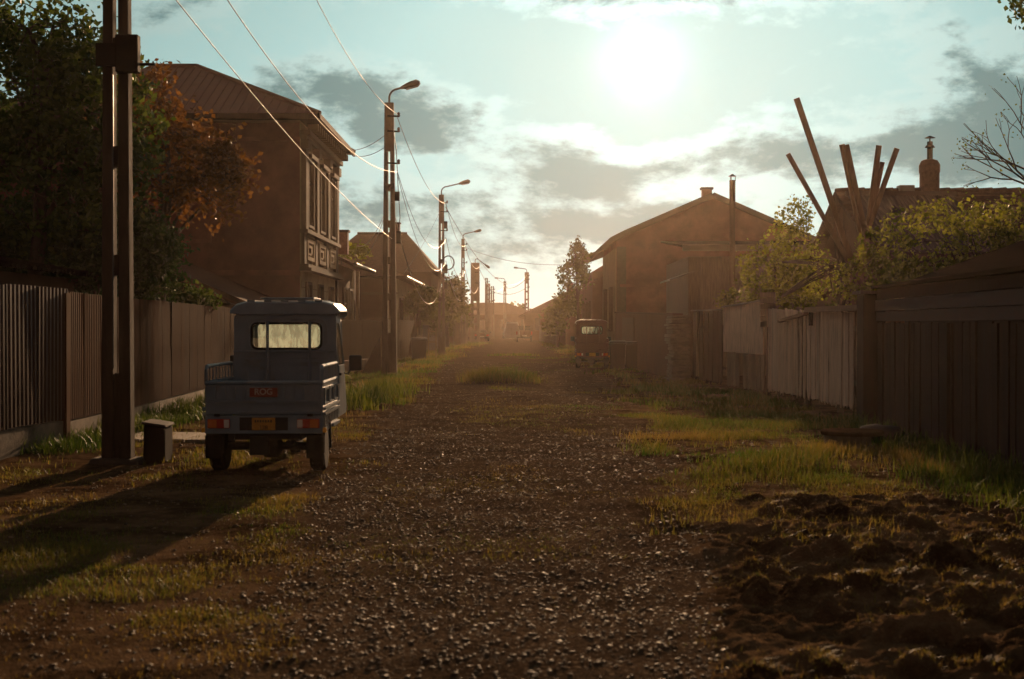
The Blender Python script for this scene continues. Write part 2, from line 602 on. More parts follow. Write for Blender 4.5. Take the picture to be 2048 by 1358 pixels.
# ------------------------------------------------------------------ the ground
def sst(a, b, x):
    t = np.clip((x - a) / (b - a), 0, 1)
    return t * t * (3 - 2 * t)


MOUNDS = [(-0.35, 39.5, 1.05, 0.8, 0.20), (0.1, 78.0, 1.3, 1.0, 0.08), (-3.4, 92, 1.1, 9, 0.18), (-3.4, 112, 1.1, 14, 0.18), (3.6, 86, 1.0, 8, 0.16),
          (-3.2, 30, .9, 5, .06), (3.2, 16.5, 1.3, 3.5, .10), (2.6, 9.2, .9, 2.2, .07)]
Y_KEYS = [0, 7, 11, 15, 20, 26, 34, 42, 60, 90, 140, 400]
XL_KEYS = [-1.4, -1.35, -1.5, -1.85, -2.05, -2.3, -2.5, -2.7, -3.0, -2.9, -2.6, -3.2]
XR_KEYS = [1.1, 1.25, 1.55, 1.75, 1.85, 2.05, 2.5, 2.9, 2.9, 2.7, 3.0, 3.2]


def road_in(x, y):
    """how far inside the gravelled strip a point lies, in metres (negative: verge)"""
    w = (fbm(x * 0.9, y * 0.55, 3, 3) - 0.5) * 1.5
    return np.minimum(x - np.interp(y, Y_KEYS, XL_KEYS), np.interp(y, Y_KEYS, XR_KEYS) - x) + w


def ground_z(x, y):
    x, y = np.asarray(x, float), np.asarray(y, float)
    z = 0.055 * (fbm(x / 2.4, y / 2.4, 21, 3) - 0.5)
    near = sst(70, 30, y)
    z = z + near * 0.05 * (fbm(x / 0.42, y / 0.42, 5, 3) - 0.5)
    # dug-over earth in the right foreground
    dug = sst(0.9, 1.9, x + 0.06 * (y - 7)) * sst(13.5, 10.0, y) * sst(4.6, 3.4, x) * sst(2, 4, y)
    z = z + dug * (0.20 * (fbm(x / 0.36, y / 0.36, 33, 4) - 0.40) + .05 * (fbm(x / .1, y / .1, 35, 2) - .5))
    for (mx, my, rx, ry, hh) in MOUNDS:
        z = z + hh * np.exp(-(((x - mx) / rx) ** 2 + ((y - my) / ry) ** 2))
    return z


def gz(x, y):
    return float(ground_z(np.array([x]), np.array([y]))[0])


def ground_material():
    m = bpy.data.materials.new('earth_and_gravel')
    m.use_nodes = True
    t = NT(m.node_tree)
    out = t.n('ShaderNodeOutputMaterial')
    p = t.n('ShaderNodeBsdfPrincipled')
    geo = t.n('ShaderNodeNewGeometry')
    pos = geo.outputs['Position']
    at_ = t.n('ShaderNodeAttribute', attribute_name='tint')
    vor = t.n('ShaderNodeTexVoronoi')
    t.put(vor.inputs['Vector'], pos)
    vor.inputs['Scale'].default_value = 26.0
    vor2 = t.n('ShaderNodeTexVoronoi')
    t.put(vor2.inputs['Vector'], pos)
    vor2.inputs['Scale'].default_value = 60.0
    n1 = t.noise(pos, 1.3, 6.0, 0.6)
    n2 = t.noise(pos, 9.0, 6.0, 0.65)
    soil = t.mix(t.mrange(n1, 0.35, 0.65), (0.056, 0.032, 0.017, 1), (0.14, 0.083, 0.045, 1))
    soil = t.mix(t.mrange(n2, 0.45, 0.75), soil, (0.17, 0.105, 0.058, 1))
    cell = t.n('ShaderNodeSeparateColor')
    t.put(cell.inputs[0], vor.outputs['Color'])
    pebble = t.mix(cell.outputs[0], (0.045, 0.030, 0.020, 1), (0.23, 0.160, 0.105, 1))
    show = t.math('MULTIPLY', t.mrange(vor.outputs['Distance'], 0.42, 0.30), t.mrange(cell.outputs[1], 0.35, 0.5))
    gravel = t.mix(show, (0.095, 0.062, 0.039, 1), pebble)
    col = t.mix(at_.outputs['Fac'], soil, gravel)
    col = t.vmath('SCALE', col, scale=t.mrange(n1, 0.3, 0.7, 0.75, 1.2))
    t.put(p.inputs['Base Color'], col)
    p.inputs['Roughness'].default_value = 0.9
    p.inputs['Specular IOR Level'].default_value = 0.0
    h = t.math('ADD', t.math('MULTIPLY', t.math('MULTIPLY', vor.outputs['Distance'], -0.8), at_.outputs['Fac']), t.math('MULTIPLY', n2, 0.9))
    h = t.math('MULTIPLY_ADD', vor2.outputs['Distance'], -0.45, h)
    h = t.math('MULTIPLY_ADD', t.noise(pos, 48.0, 4.0, 0.65), 0.45, h)
    b = t.n('ShaderNodeBump')
    b.inputs['Strength'].default_value = 0.9
    b.inputs['Distance'].default_value = 0.05
    t.put(b.inputs['Height'], h)
    t.t.links.new(b.outputs[0], p.inputs['Normal'])
    t.t.links.new(p.outputs[0], out.inputs[0])
    MATS['earth'] = m


ground_material()


def build_ground():
    ys = [-60, -30, -15, -6, 0, 3]
    y = 3.0
    while y < 520:
        y += max(0.085, 0.0125 * y if y < 60 else 0.03 * y)
        ys.append(y)
    xs = list(np.arange(-6.4, 6.41, 0.10))
    x = 6.4
    ext = []
    while x < 480:
        x += max(0.3, (x - 6.0) * 0.22)
        ext.append(x)
    xs = [-e for e in ext[::-1]] + xs + ext
    xs, ys = np.array(xs), np.array(ys)
    X, Y = np.meshgrid(xs, ys)
    Z = ground_z(X, Y)
    inside = road_in(X, Y)
    V = np.stack([X, Y, Z], -1).reshape(-1, 3)
    nx, ny = len(xs), len(ys)
    i, j = np.meshgrid(np.arange(nx - 1), np.arange(ny - 1))
    q = np.stack([j * nx + i, j * nx + i + 1, (j + 1) * nx + i + 1, (j + 1) * nx + i], -1).reshape(-1, 4)
    mid = road_in((X[:-1, :-1] + X[1:, 1:]) / 2, (Y[:-1, :-1] + Y[1:, 1:]) / 2).reshape(-1) > 0.0
    tint = sst(-0.25, 0.45, inside).reshape(-1)
    for nm, sel in (('ground', ~mid), ('road', mid)):
        f = q[sel]
        used = np.unique(f)
        remap = np.zeros(len(V), np.int64)
        remap[used] = np.arange(len(used))
        me = np_mesh(nm, V[used], remap[f], 'earth', smooth=True, tint=tint[used])
        o = link_mesh(nm, me)
        setp(o, {'ground': 'brown earth verges either side of the gravel street', 'road': 'unpaved brown gravel street running straight away'}[nm],
             kind='structure')


build_ground()


# ------------------------------------------------------------------ gravel: loose stones on the street
def ico():
    p = (1 + 5 ** 0.5) / 2
    v = np.array([(-1, p, 0), (1, p, 0), (-1, -p, 0), (1, -p, 0), (0, -1, p), (0, 1, p), (0, -1, -p), (0, 1, -p), (p, 0, -1), (p, 0, 1), (-p, 0, -1), (-p, 0, 1)], float)
    v /= np.linalg.norm(v[0])
    f = np.array([(0, 11, 5), (0, 5, 1), (0, 1, 7), (0, 7, 10), (0, 10, 11), (1, 5, 9), (5, 11, 4), (11, 10, 2), (10, 7, 6), (7, 1, 8), (3, 9, 4), (3, 4, 2), (3, 2, 6), (3, 6, 8), (3, 8, 9),
                  (4, 9, 5), (2, 4, 11), (6, 2, 10), (8, 6, 7), (9, 8, 1)], int)
    return v, f


def stone_material():
    m = bpy.data.materials.new('gravel_stone')
    m.use_nodes = True
    t = NT(m.node_tree)
    out = t.n('ShaderNodeOutputMaterial')
    p = t.n('ShaderNodeBsdfPrincipled')
    at_ = t.n('ShaderNodeAttribute', attribute_name='tint')
    geo = t.n('ShaderNodeNewGeometry')
    col = t.mix(at_.outputs['Fac'], (0.055, 0.035, 0.022, 1), (0.34, 0.235, 0.145, 1))
    col = t.vmath('SCALE', col, scale=t.mrange(t.noise(geo.outputs['Position'], 40, 4), 0.3, 0.7, 0.75, 1.25))
    t.put(p.inputs['Base Color'], col)
    p.inputs['Roughness'].default_value = 0.62
    p.inputs['Specular IOR Level'].default_value = 0.10
    t.t.links.new(p.outputs[0], out.inputs[0])
    MATS['gravel_stone'] = m


stone_material()


def scatter_stones():
    iv, jf = ico()
    bx, by, bs = [], [], []
    for (y0, y1, dens, smin, smax) in ((4.6, 9, 950, .003, .018), (9, 14, 520, .0045, .019), (14, 22, 210, .007, .023), (22, 36, 42, .012, .027), (36, 65, 12, .016, .036)):
        n = int((y1 - y0) * 9 * dens)
        x = RNG.uniform(-4.5, 4.5, n)
        y = RNG.uniform(y0, y1, n)
        ins = road_in(x, y)
        keep = RNG.uniform(0, 1, n) < np.clip(0.26 + sst(-0.6, 0.5, ins) * (0.12 + 1.3 * sst(.36, .66, fbm(x * .9, y * .7, 77, 4))), 0, 1)
        keep &= np.abs(x) < 0.37 * y + 0.4
        x, y = x[keep], y[keep]
        bx.append(x)
        by.append(y)
        bs.append(smin + (smax - smin) * RNG.uniform(0, 1, len(x)) ** 3.6)
    x, y, s = map(np.concatenate, (bx, by, bs))
    n = len(x)
    vv = iv[None] * RNG.uniform(0.7, 1.25, (n, 12, 1))
    vv = vv * np.stack([RNG.uniform(.8, 1.5, n), RNG.uniform(.7, 1.2, n), RNG.uniform(.40, .75, n)], -1)[:, None, :]
    tl = RNG.normal(0, .22, n)
    ct, st = np.cos(tl)[:, None], np.sin(tl)[:, None]
    vv = np.stack([vv[..., 0], vv[..., 1] * ct - vv[..., 2] * st, vv[..., 1] * st + vv[..., 2] * ct], -1)
    a = RNG.uniform(0, 6.283, n)
    ca, sa = np.cos(a)[:, None], np.sin(a)[:, None]
    vv = np.stack([vv[..., 0] * ca - vv[..., 1] * sa, vv[..., 0] * sa + vv[..., 1] * ca, vv[..., 2]], -1)
    vv = vv * s[:, None, None] + np.stack([x, y, ground_z(x, y) + s * .08], -1)[:, None, :]
    ff = jf[None] + (np.arange(n) * 12)[:, None, None]
    tint = np.repeat(np.clip(RNG.beta(1.0, 3.6, n), 0, 1), 12)
    me = np_mesh('gravel', vv.reshape(-1, 3), ff.reshape(-1, 3), 'gravel_stone', 3, tint=tint)
    setp(link_mesh('gravel', me), 'loose grey and brown stones scattered over the street', kind='stuff')
    return n


N_STONES = scatter_stones()


# ------------------------------------------------------------------ grass
def blades(x, y, z0, height, width, lean=0.45):
    """one bent blade (3 faces as triangles) per point"""
    n = len(x)
    a = RNG.uniform(0, 6.283, n)
    d = np.stack([np.cos(a), np.sin(a), np.zeros(n)], -1)
    s = np.stack([-np.sin(a), np.cos(a), np.zeros(n)], -1)
    base = np.stack([x, y, z0], -1)
    ln = RNG.uniform(0.1, lean * 2, n) * height
    m = base + d * (ln * .35)[:, None] + np.array([0, 0, 1]) * (height * .58)[:, None]
    tip = base + d * ln[:, None] + np.array([0, 0, 1]) * height[:, None]
    w = width[:, None] / 2
    vv = np.stack([base - s * w, base + s * w, m - s * w * .75, m + s * w * .75, tip], 1)
    tri = np.array([(0, 1, 3), (0, 3, 2), (2, 3, 4)])
    ff = tri[None] + (np.arange(n) * 5)[:, None, None]
    return vv.reshape(-1, 3), ff.reshape(-1, 3)


def grass_object(name, label, regions, material, dry=0.5):
    """regions: (x0,x1,y0,y1,count,hmin,hmax,width, weight function)"""
    V, F, T, k = [], [], [], 0
    for (x0, x1, y0, y1, cnt, hmin, hmax, w, fn) in regions:
        # tufts first, blades round each
        nt = max(4, cnt // 9)
        tx, ty = RNG.uniform(x0, x1, nt), RNG.uniform(y0, y1, nt)
        keep = RNG.uniform(0, 1, nt) < np.clip(fn(tx, ty), 0, 1)
        tx, ty = tx[keep], ty[keep]
        if len(tx) == 0:
            continue
        sp = 0.05 + 0.0016 * ty
        x = np.repeat(tx, 9) + RNG.normal(0, 1, len(tx) * 9) * np.repeat(sp, 9)
        y = np.repeat(ty, 9) + RNG.normal(0, 1, len(tx) * 9) * np.repeat(sp, 9)
        hh = np.repeat(RNG.uniform(hmin, hmax, len(tx)) * (0.25 + 1.5 * fbm(tx * .9, ty * .7, 91, 2)), 9) * RNG.uniform(.5, 1.15, len(x))
        wd = np.full(len(x), w) * RNG.uniform(.7, 1.3, len(x))
        v, f = blades(x, y, ground_z(x, y) - .01, hh, wd)
        V.append(v)
        F.append(f + k)
        k += len(v)
        tt = np.clip(np.repeat(fbm(tx * .45, ty * .45, 55, 3), 9) * 1.5 - .75 + dry + RNG.normal(0, .2, len(x)), 0, 1)
        T.append(np.repeat(tt, 5))
    me = np_mesh(name, np.concatenate(V), np.concatenate(F), material, 3, tint=np.concatenate(T))
    return setp(link_mesh(name, me), label, 'grass', kind='stuff')


def verge(x, y):
    return sst(0.15, -0.55, road_in(x, y)) * (0.06 + 1.1 * sst(.43, .62, fbm(x * 1.25, y * .8, 41, 3)))


def bare_left(x, y):
    """trodden, half-bare verge round the pole and the trike"""
    return verge(x, y) * (.5 + 1.0 * sst(.40, .58, fbm(x * .8 + 9, y * .5, 71, 3))) * (1 - .75 * sst(-3.4, -4.4, x))


def middle(x, y):
    return sst(.50, .68, fbm(x * .55, y * .33, 61, 3)) * sst(-1.9, -.9, x) * sst(2.6, 1.7, x) * .9


def dug_free(x, y):
    return verge(x, y) * (1 - .8 * sst(.9, 1.9, x + .06 * (y - 7)) * sst(12.5, 10, y) * sst(4.4, 3.6, x))


grass_object('grass', 'dry short grass on the left verge in the foreground and around the wheels', [
    (-4.4, -.6, 4.6, 10.5, 90000, .02, .065, .0045, bare_left), (-6.2, -1.0, 10.5, 16, 70000, .02, .08, .006, bare_left),
    (-6.4, -1.3, 16, 26, 36000, .03, .11, .009, bare_left)], 'grass', .72)
grass_object('grass', 'grass along the left verge beyond the parked blue trike', [
    (-6.6, -1.8, 26, 48, 26000, .06, .17, .015, verge), (-6.0, -2.0, 48, 85, 16000, .06, .18, .028, verge), (-5.6, -1.8, 85, 150, 7000, .08, .22, .05, verge)], 'grass', .42)
grass_object('grass', 'rough grass along the right verge below the fences', [
    (1.0, 5.4, 9.5, 15, 42000, .03, .10, .006, dug_free), (1.0, 5.8, 15, 26, 64000, .03, .125, .009, verge),
    (1.2, 5.6, 26, 45, 40000, .05, .17, .015, verge), (1.8, 4.6, 45, 90, 12000, .06, .18, .028, verge), (2.0, 5.2, 90, 150, 5000, .08, .22, .05, verge),
    (1.2, 4.8, 4.6, 9.5, 9000, .03, .08, .005, dug_free)], 'grass', .45)
grass_object('grass', 'thin patches of grass in the middle of the gravel street', [
    (-2.2, 2.8, 18, 30, 16000, .02, .06, .009, middle), (-2.4, 2.8, 30, 46, 14000, .03, .09, .014, middle), (-2.4, 2.8, 46, 75, 6000, .04, .10, .025, middle),
    (-1.4, 1.6, 5, 18, 30000, .012, .035, .006, middle)], 'grass', .45)
grass_object('grass', 'tall tuft of grass standing in the middle of the street', [
    (-1.5, .8, 38.7, 40.6, 7500, .14, .34, .014, lambda x, y: np.exp(-(((x + .35) / .85) ** 2 + ((y - 39.6) / .7) ** 2))),
    (-1.2, 1.5, 77, 80, 1600, .06, .16, .03, lambda x, y: np.exp(-(((x - .1) / 1.3) ** 2 + ((y - 78.3) / .8) ** 2)))], 'grass', .5)
grass_object('weeds', 'lush green weeds growing along the foot of the left fence', [
    (-6.3, -4.9, 17.5, 24, 9000, .08, .26, .014, lambda x, y: sst(-5.2, -5.7, x)), (-6.9, -4.5, 24, 36, 9000, .10, .30, .018, lambda x, y: sst(-4.6, -5.8, x)),
    (-3.5, -2.0, 26.5, 37, 7000, .12, .50, .018, lambda x, y: np.exp(-(((x + 2.95) / .38) ** 2 + ((y - 31) / 3.2) ** 2)) * 1.2)], 'grass_lush', .45)
grass_object('weeds', 'dark green weeds in the shade at the foot of the right wooden wall', [
    (3.6, 5.3, 9, 15, 9000, .10, .34, .012, lambda x, y: sst(3.7, 4.6, x) * .8), (4.2, 5.9, 15, 24, 6000, .08, .25, .014, lambda x, y: sst(4.4, 5.3, x) * .7)], 'grass_lush', .3)


def dug_earth():
    """rough dug-over soil with lumps fused into it, as a finely divided sheet just above the ground"""
    xs = np.arange(.75, 4.6, .022)
    ys = [5.3]
    while ys[-1] < 14.0:
        ys.append(ys[-1] + .0030 * ys[-1])
    ys = np.array(ys)
    X, Y = np.meshgrid(xs, ys)
    wx = X + .17 * (fbm(X / .17, Y / .17, 301, 3) - .5)
    wy = Y + .20 * (fbm(X / .17 + 40, Y / .17, 302, 3) - .5)
    H = np.zeros_like(X)
    lumps = []
    rs = random.Random(12)
    for i in range(760):
        y = 5.4 + 8.0 * rs.random() ** 1.15
        x = .155 * y + .05 + rs.random() ** .9 * (.235 * y)
        if fbm(np.array([x / .9]), np.array([y / .9]), 303, 2)[0] < .42 + .1 * rs.random():
            continue
        lumps.append((x, y, 0.010 + .078 * rs.random() ** 2.8))
    lumps += [(2.05, 7.05, .10), (1.74, 7.6, .08), (2.75, 8.9, .11), (2.25, 9.1, .08), (3.05, 10.6, .10), (2.62, 7.5, .07), (1.85, 6.45, .08), (2.3, 6.5, .07), (3.4, 9.6, .09)]
    for (x, y, r) in lumps:
        a, b = r * rs.uniform(1.1, 2.0), r * rs.uniform(.9, 1.5)
        i0, i1 = np.searchsorted(ys, y - b - .25), np.searchsorted(ys, y + b + .25)
        j0, j1 = np.searchsorted(xs, x - a - .25), np.searchsorted(xs, x + a + .25)
        d2 = ((wx[i0:i1, j0:j1] - x) / a) ** 2 + ((wy[i0:i1, j0:j1] - y) / b) ** 2
        H[i0:i1, j0:j1] = np.maximum(H[i0:i1, j0:j1], r * .95 * np.sqrt(np.clip(1 - d2, 0, 1)))
    edge = sst(.115, .165, X / Y) * sst(.43, .36, X / Y) * sst(13.9, 12.2, Y)
    Z = ground_z(X, Y) + (H * edge + .055 * edge * (fbm(X / .07, Y / .07, 304, 4) - .42)) + .012 * edge - .02 * (1 - edge)
    nx, ny = len(xs), len(ys)
    V = np.stack([X, Y, Z], -1).reshape(-1, 3)
    i, j = np.meshgrid(np.arange(nx - 1), np.arange(ny - 1))
    q = np.stack([j * nx + i, j * nx + i + 1, (j + 1) * nx + i + 1, (j + 1) * nx + i], -1)
    keep = (edge[:-1, :-1] > .02).reshape(-1)
    me = np_mesh('dug_earth', V, q.reshape(-1, 4)[keep], 'earth', smooth=True, tint=np.zeros(len(V)))
    setp(link_mesh('dug_earth', me), 'dark dug-over earth full of clods in the right foreground', 'soil', kind='stuff')
    # dry turf on and between the lumps
    flat = Z.reshape(-1)
    w = ((.10 + sst(.005, .05, H)) * sst(.45, .62, fbm(X / .5, Y / .5, 305, 3)) * edge).reshape(-1)
    pick = RNG.choice(len(flat), 9000, p=w / w.sum())
    p = V[pick] + RNG.normal(0, .012, (len(pick), 3)) * np.array([1, 1, 0])
    v, f = blades(p[:, 0], p[:, 1], p[:, 2] - .008, RNG.uniform(.008, .06, len(p)) * RNG.uniform(.4, 1, len(p)), RNG.uniform(.002, .006, len(p)), 1.3)
    me = np_mesh('dry_turf', v, f, 'grass', 3, tint=np.repeat(np.clip(RNG.normal(.85, .25, len(p)), 0, 1), 5))
    setp(link_mesh('dry_turf', me), 'dry brown turf clinging to the dug clods on the right', 'turf', kind='stuff')


dug_earth()

# ------------------------------------------------------------------ buildings
def roof_gable_x(mb, x0, x1, y0, y1, ze, zr, xr, th=0.12):
    """two slopes, ridge along y at x = xr"""
    mb.plate([(x0, y0, ze), (xr, y0, zr), (xr, y1, zr), (x0, y1, ze)], -th)
    mb.plate([(xr, y0, zr), (x1, y0, ze), (x1, y1, ze), (xr, y1, zr)], -th)
    return mb


def window(parent, x, y0, y1, z0, z1, side=1, frame='trim', depth=.10, bars=True, pane='window_dark'):
    """window in a wall whose face looks along +x (side 1) or -x (-1): proud frame, recessed pane, bars"""
    s = side
    fw = .09
    fr = MB()
    for (a, b, c, d) in ((y0 - fw, y0, z0 - fw, z1 + fw), (y1, y1 + fw, z0 - fw, z1 + fw), (y0, y1, z1, z1 + fw), (y0, y1, z0 - fw, z0)):
        fr.box(min(x, x + s * depth), max(x, x + s * depth), a, b, c, d)
    w = fr.build('window', frame, parent)
    B(min(x, x + s * .012), max(x, x + s * .012), y0, y1, z0, z1).build('pane', pane, w)
    if bars:
        m = MB()
        m.box(min(x, x + s * .05), max(x, x + s * .05), (y0 + y1) / 2 - .03, (y0 + y1) / 2 + .03, z0, z1)
        m.box(min(x, x + s * .047), max(x, x + s * .047), y0, y1, z0 + (z1 - z0) * .68, z0 + (z1 - z0) * .68 + .06)
        m.build('glazing_bar', frame, w)
    return w


def window_front(parent, y, x0, x1, z0, z1, frame='trim', depth=.08):
    """window in a wall that faces the camera (-y)"""
    fw = .09
    fr = MB()
    for (a, b, c, d) in ((x0 - fw, x0, z0 - fw, z1 + fw), (x1, x1 + fw, z0 - fw, z1 + fw), (x0, x1, z1, z1 + fw), (x0, x1, z0 - fw, z0)):
        fr.box(a, b, y - depth, y, c, d)
    w = fr.build('window', frame, parent)
    B(x0, x1, y - .012, y, z0, z1).build('pane', 'window_dark', w)
    B((x0 + x1) / 2 - .03, (x0 + x1) / 2 + .03, y - .05, y - .013, z0, z1).build('glazing_bar', frame, w)
    return w


def chimney(parent, x, y, w, d, z0, z1, material='brick', cap=True):
    mb = B(x - w / 2, x + w / 2, y - d / 2, y + d / 2, z0, z1)
    o = mb.build('chimney', material, parent)
    if cap:
        B(x - w / 2 - .06, x + w / 2 + .06, y - d / 2 - .06, y + d / 2 + .06, z1 - .002, z1 + .09).build('chimney_cap', 'concrete_dark', o)
    return o


def big_house():
    """two-storey town house on the left: blind side wall towards us, ornate street front"""
    t = thing('town_house', (-6.8, 45.6, 0), 'two-storey brown house with hipped metal roof and ornate street front', 'house')
    X1, X0, Y0, Y1, ZW = -6.8, -17.0, 45.6, 54.3, 8.15
    B(X0, X1, Y0, Y1, -.1, ZW).build('wall', 'house_plaster', t)
    # side wall: shallow pilaster strips, string course and blind panel
    m = MB()
    m.box(X0, X1 + .02, Y0 - .10, Y0, 3.25, 3.42)
    m.box(X0, X1 + .02, Y0 - .07, Y0, 7.55, 7.68)
    m.box(-11.4, -11.1, Y0 - .06, Y0, 3.42, 7.55)
    m.box(-9.75, -9.63, Y0 - .05, Y0, 4.3, 7.0)
    m.box(-11.1, -9.75, Y0 - .05, Y0, 4.3, 4.42)
    m.build('string_course', 'house_plaster', t)
    # street front skin
    B(X1, X1 + .05, Y0 + .003, Y1 - .003, -.05, 3.40).build('ground_floor_render', 'pale_wall', t)
    B(X1, X1 + .045, Y0 + .003, Y1 - .003, 3.62, ZW - .02).build('upper_floor_render', 'facade_plaster', t)
    xs = X1 + .05
    m = MB()
    m.box(X1, xs + .34, Y0 - .12, Y1 + .1, 3.40, 3.50)
    m.box(X1, xs + .24, Y0 - .06, Y1 + .06, 3.50, 3.62)
    m.build('string_cornice', 'trim', t)
    m = MB()
    m.box(X1, xs + .22, Y0 - .05, Y1 + .05, 4.62, 4.74)
    m.build('sill_course', 'trim', t)
    m = MB()
    m.box(X1, xs + .18, Y0 - .04, Y1 + .04, 7.62, 7.74)
    m.box(X1, xs + .30, Y0 - .08, Y1 + .08, 7.74, 7.90)
    m.build('main_cornice', 'trim', t)
    for i in range(17):
        y = Y0 + .22 + i * (8.7 - .44) / 16
        B(xs + .18, xs + .52, y - .07, y + .07, 7.905, 8.12).build('bracket', 'trim', t)
    # upper storey: pilasters, tall windows with hoods, panels below them
    n = 3
    bay = 8.7 / n
    for i in range(n + 1):
        y = Y0 + min(max(i * bay, .28), 8.42)
        p = B(xs - .01, xs + .16, y - .26, y + .26, 4.74, 7.32).build('pilaster', 'trim', t)
        B(xs - .01, xs + .24, y - .33, y + .33, 7.32, 7.62).build('capital', 'trim', p)
        B(xs - .01, xs + .10, y - .26, y + .26, 3.62, 4.62).build('pilaster_base', 'trim', t)
    for i in range(n):
        y = Y0 + (i + .5) * bay
        w = window(t, xs, y - .55, y + .55, 4.95, 7.0, 1, 'trim', .14)
        B(xs, xs + .26, y - .78, y + .78, 7.10, 7.24).build('window_hood', 'trim', t)
        fr = MB()
        for (a, b, c, d) in ((y - .8, y - .66, 3.78, 4.48), (y + .66, y + .8, 3.78, 4.48), (y - .66, y + .66, 4.36, 4.48), (y - .66, y + .66, 3.78, 3.90)):
            fr.box(xs, xs + .12, a, b, c, d)
        q = fr.build('panel_frame', 'pale_wall', t)
        m = MB()
        m.box(xs, xs + .10, y - .42, y + .42, 4.20, 4.28)
        m.box(xs, xs + .10, y + .12, y + .42, 4.02, 4.20)
        m.box(xs, xs + .10, y - .42, y + .20, 3.96, 4.02)
        m.build('panel_motif', 'pale_wall', q)
    for i in range(n):
        y = Y0 + (i + .5) * bay
        window(t, xs, y - .5, y + .5, 1.15, 3.0, 1, 'trim', .07)
    m = MB()
    for k in range(7):
        m.box(xs, xs + .006, Y0 + .02, Y1 - .02, .35 + k * .42, .37 + k * .42)
    m.build('rustication', 'facade_plaster', t)
    # hipped roof: eaves 0.75 m out
    ex1, ex0, ey0, ey1, ze, zr = X1 + .72, X0 - .7, Y0 - .62, Y1 + .6, 8.33, 10.72
    hy = (ey1 - ey0) / 2
    ax, ay = ex1 - hy, (ey0 + ey1) / 2
    bx = ex0 + hy
    rf = MB()
    A, Bp, Cc, Dd = (ex1, ey0, ze), (ex1, ey1, ze), (ex0, ey1, ze), (ex0, ey0, ze)
    P, Q = (ax, ay, zr), (bx, ay, zr)
    rf.add([A, Bp, Cc, Dd, P, Q], [(3, 0, 4, 5), (0, 1, 4), (1, 2, 5, 4), (2, 3, 5), (3, 2, 1, 0)])
    r = rf.build('roof', 'roof_metal', t)
    m = MB()
    m.box(ex0, ex1, ey0 - .03, ey0 + .05, ze - .16, ze + .02)
    m.box(ex1 - .05, ex1 + .03, ey0 - .028, ey1 + .028, ze - .158, ze + .018)
    m.build('eaves_board', 'wood_dark', r)
    sf = MB().box(X0, ex1 - .06, ey0 + .06, Y0, ze - .10, ze - .05)
    sf.box(X1, ex1 - .06, Y0, ey1 - .06, ze - .102, ze - .052)
    sf.build('soffit', 'wood_dark', r)
    # standing seams on the slope that faces us and on the street slope
    m = MB()
    nx_ = int((ex1 - ex0) / .30)
    for i in range(1, nx_):
        x = ex0 + i * .30
        top = min(1.0, (ex1 - x) / hy, (x - ex0) / hy)
        a = Vector((x, ey0 + .01, ze + .012))
        b = Vector((x, ey0 + hy * top, ze + (zr - ze) * top + .012))
        m.bar(a, b, .035, .05)
    for i in range(1, 32):
        y = ey0 + i * .30
        if y > ey1 - .1:
            break
        top = min((y - ey0) / hy, (ey1 - y) / hy)
        m.bar((ex1, y, ze + .012), (ex1 - hy * top, y, ze + (zr - ze) * top + .012), .035, .05)
    o = m.build('standing_seams', 'roof_metal', r)
    o['kind'] = 'stuff'
    m = MB()
    for (a, b) in ((A, P), (P, Q), (Bp, P)):
        m.tube([Vector(a) + Vector((0, 0, .03)), Vector(b) + Vector((0, 0, .03))], .085, 7)
    m.build('ridge_cap', 'roof_metal', r)
    # gutter downpipe on the far corner
    MB().tube([(xs + .3, Y1 - .25, 8.1), (xs + .1, Y1 - .25, 7.5), (xs + .1, Y1 - .25, .1)], .05, 7).build('downpipe', 'lamp_grey', t)


big_house()


def left_annex():
    t = thing('lean_to_shed', (-9.0, 41, 0), 'low lean-to shed with dark sloping roof against the town house side wall', 'shed')
    B(-11.4, -7.45, 38.2, 45.4, 0, 2.2).build('wall', 'brown_wall', t)
    r = MB().plate([(-11.8, 37.8, 4.15), (-7.0, 37.8, 2.12), (-7.0, 45.45, 2.12), (-11.8, 45.45, 4.15)], .12).build('roof', 'roof_tile', t)
    m = MB()
    m.plate([(-11.4, 38.25, 2.19), (-7.45, 38.25, 2.19), (-11.4, 38.25, 3.95)], -.15)
    m.build('gable_boards', 'wood_dark', t)
    m = MB()
    for i in range(17):
        x = -11.6 + i * .285
        m.bar((x, 37.8, 4.15 - (x + 11.8) * .423 + .03), (x, 45.4, 4.15 - (x + 11.8) * .423 + .03), .10, .05)
    m.build('tile_ribs', 'roof_tile', r)


left_annex()


def left_shed():
    t = thing('garden_shed', (-9, 22, 0), 'small brown shed behind the corrugated fence at the far left', 'shed')
    B(-12.2, -7.85, 17.2, 26.6, 0, 2.45).build('wall', 'brown_wall', t)
    r = MB().plate([(-7.55, 16.9, 2.50), (-7.55, 26.9, 2.50), (-12.4, 26.9, 3.35), (-12.4, 16.9, 3.35)], .06).build('roof', 'roof_dark', t)
    m = MB()
    for i in range(42):
        y = 17.0 + i * .236
        m.tube([(-7.53, y, 2.53), (-12.3, y, 3.37)], .055, 6)
    o = m.build('roof_corrugation', 'roof_dark', r)
    o['kind'] = 'stuff'


left_shed()


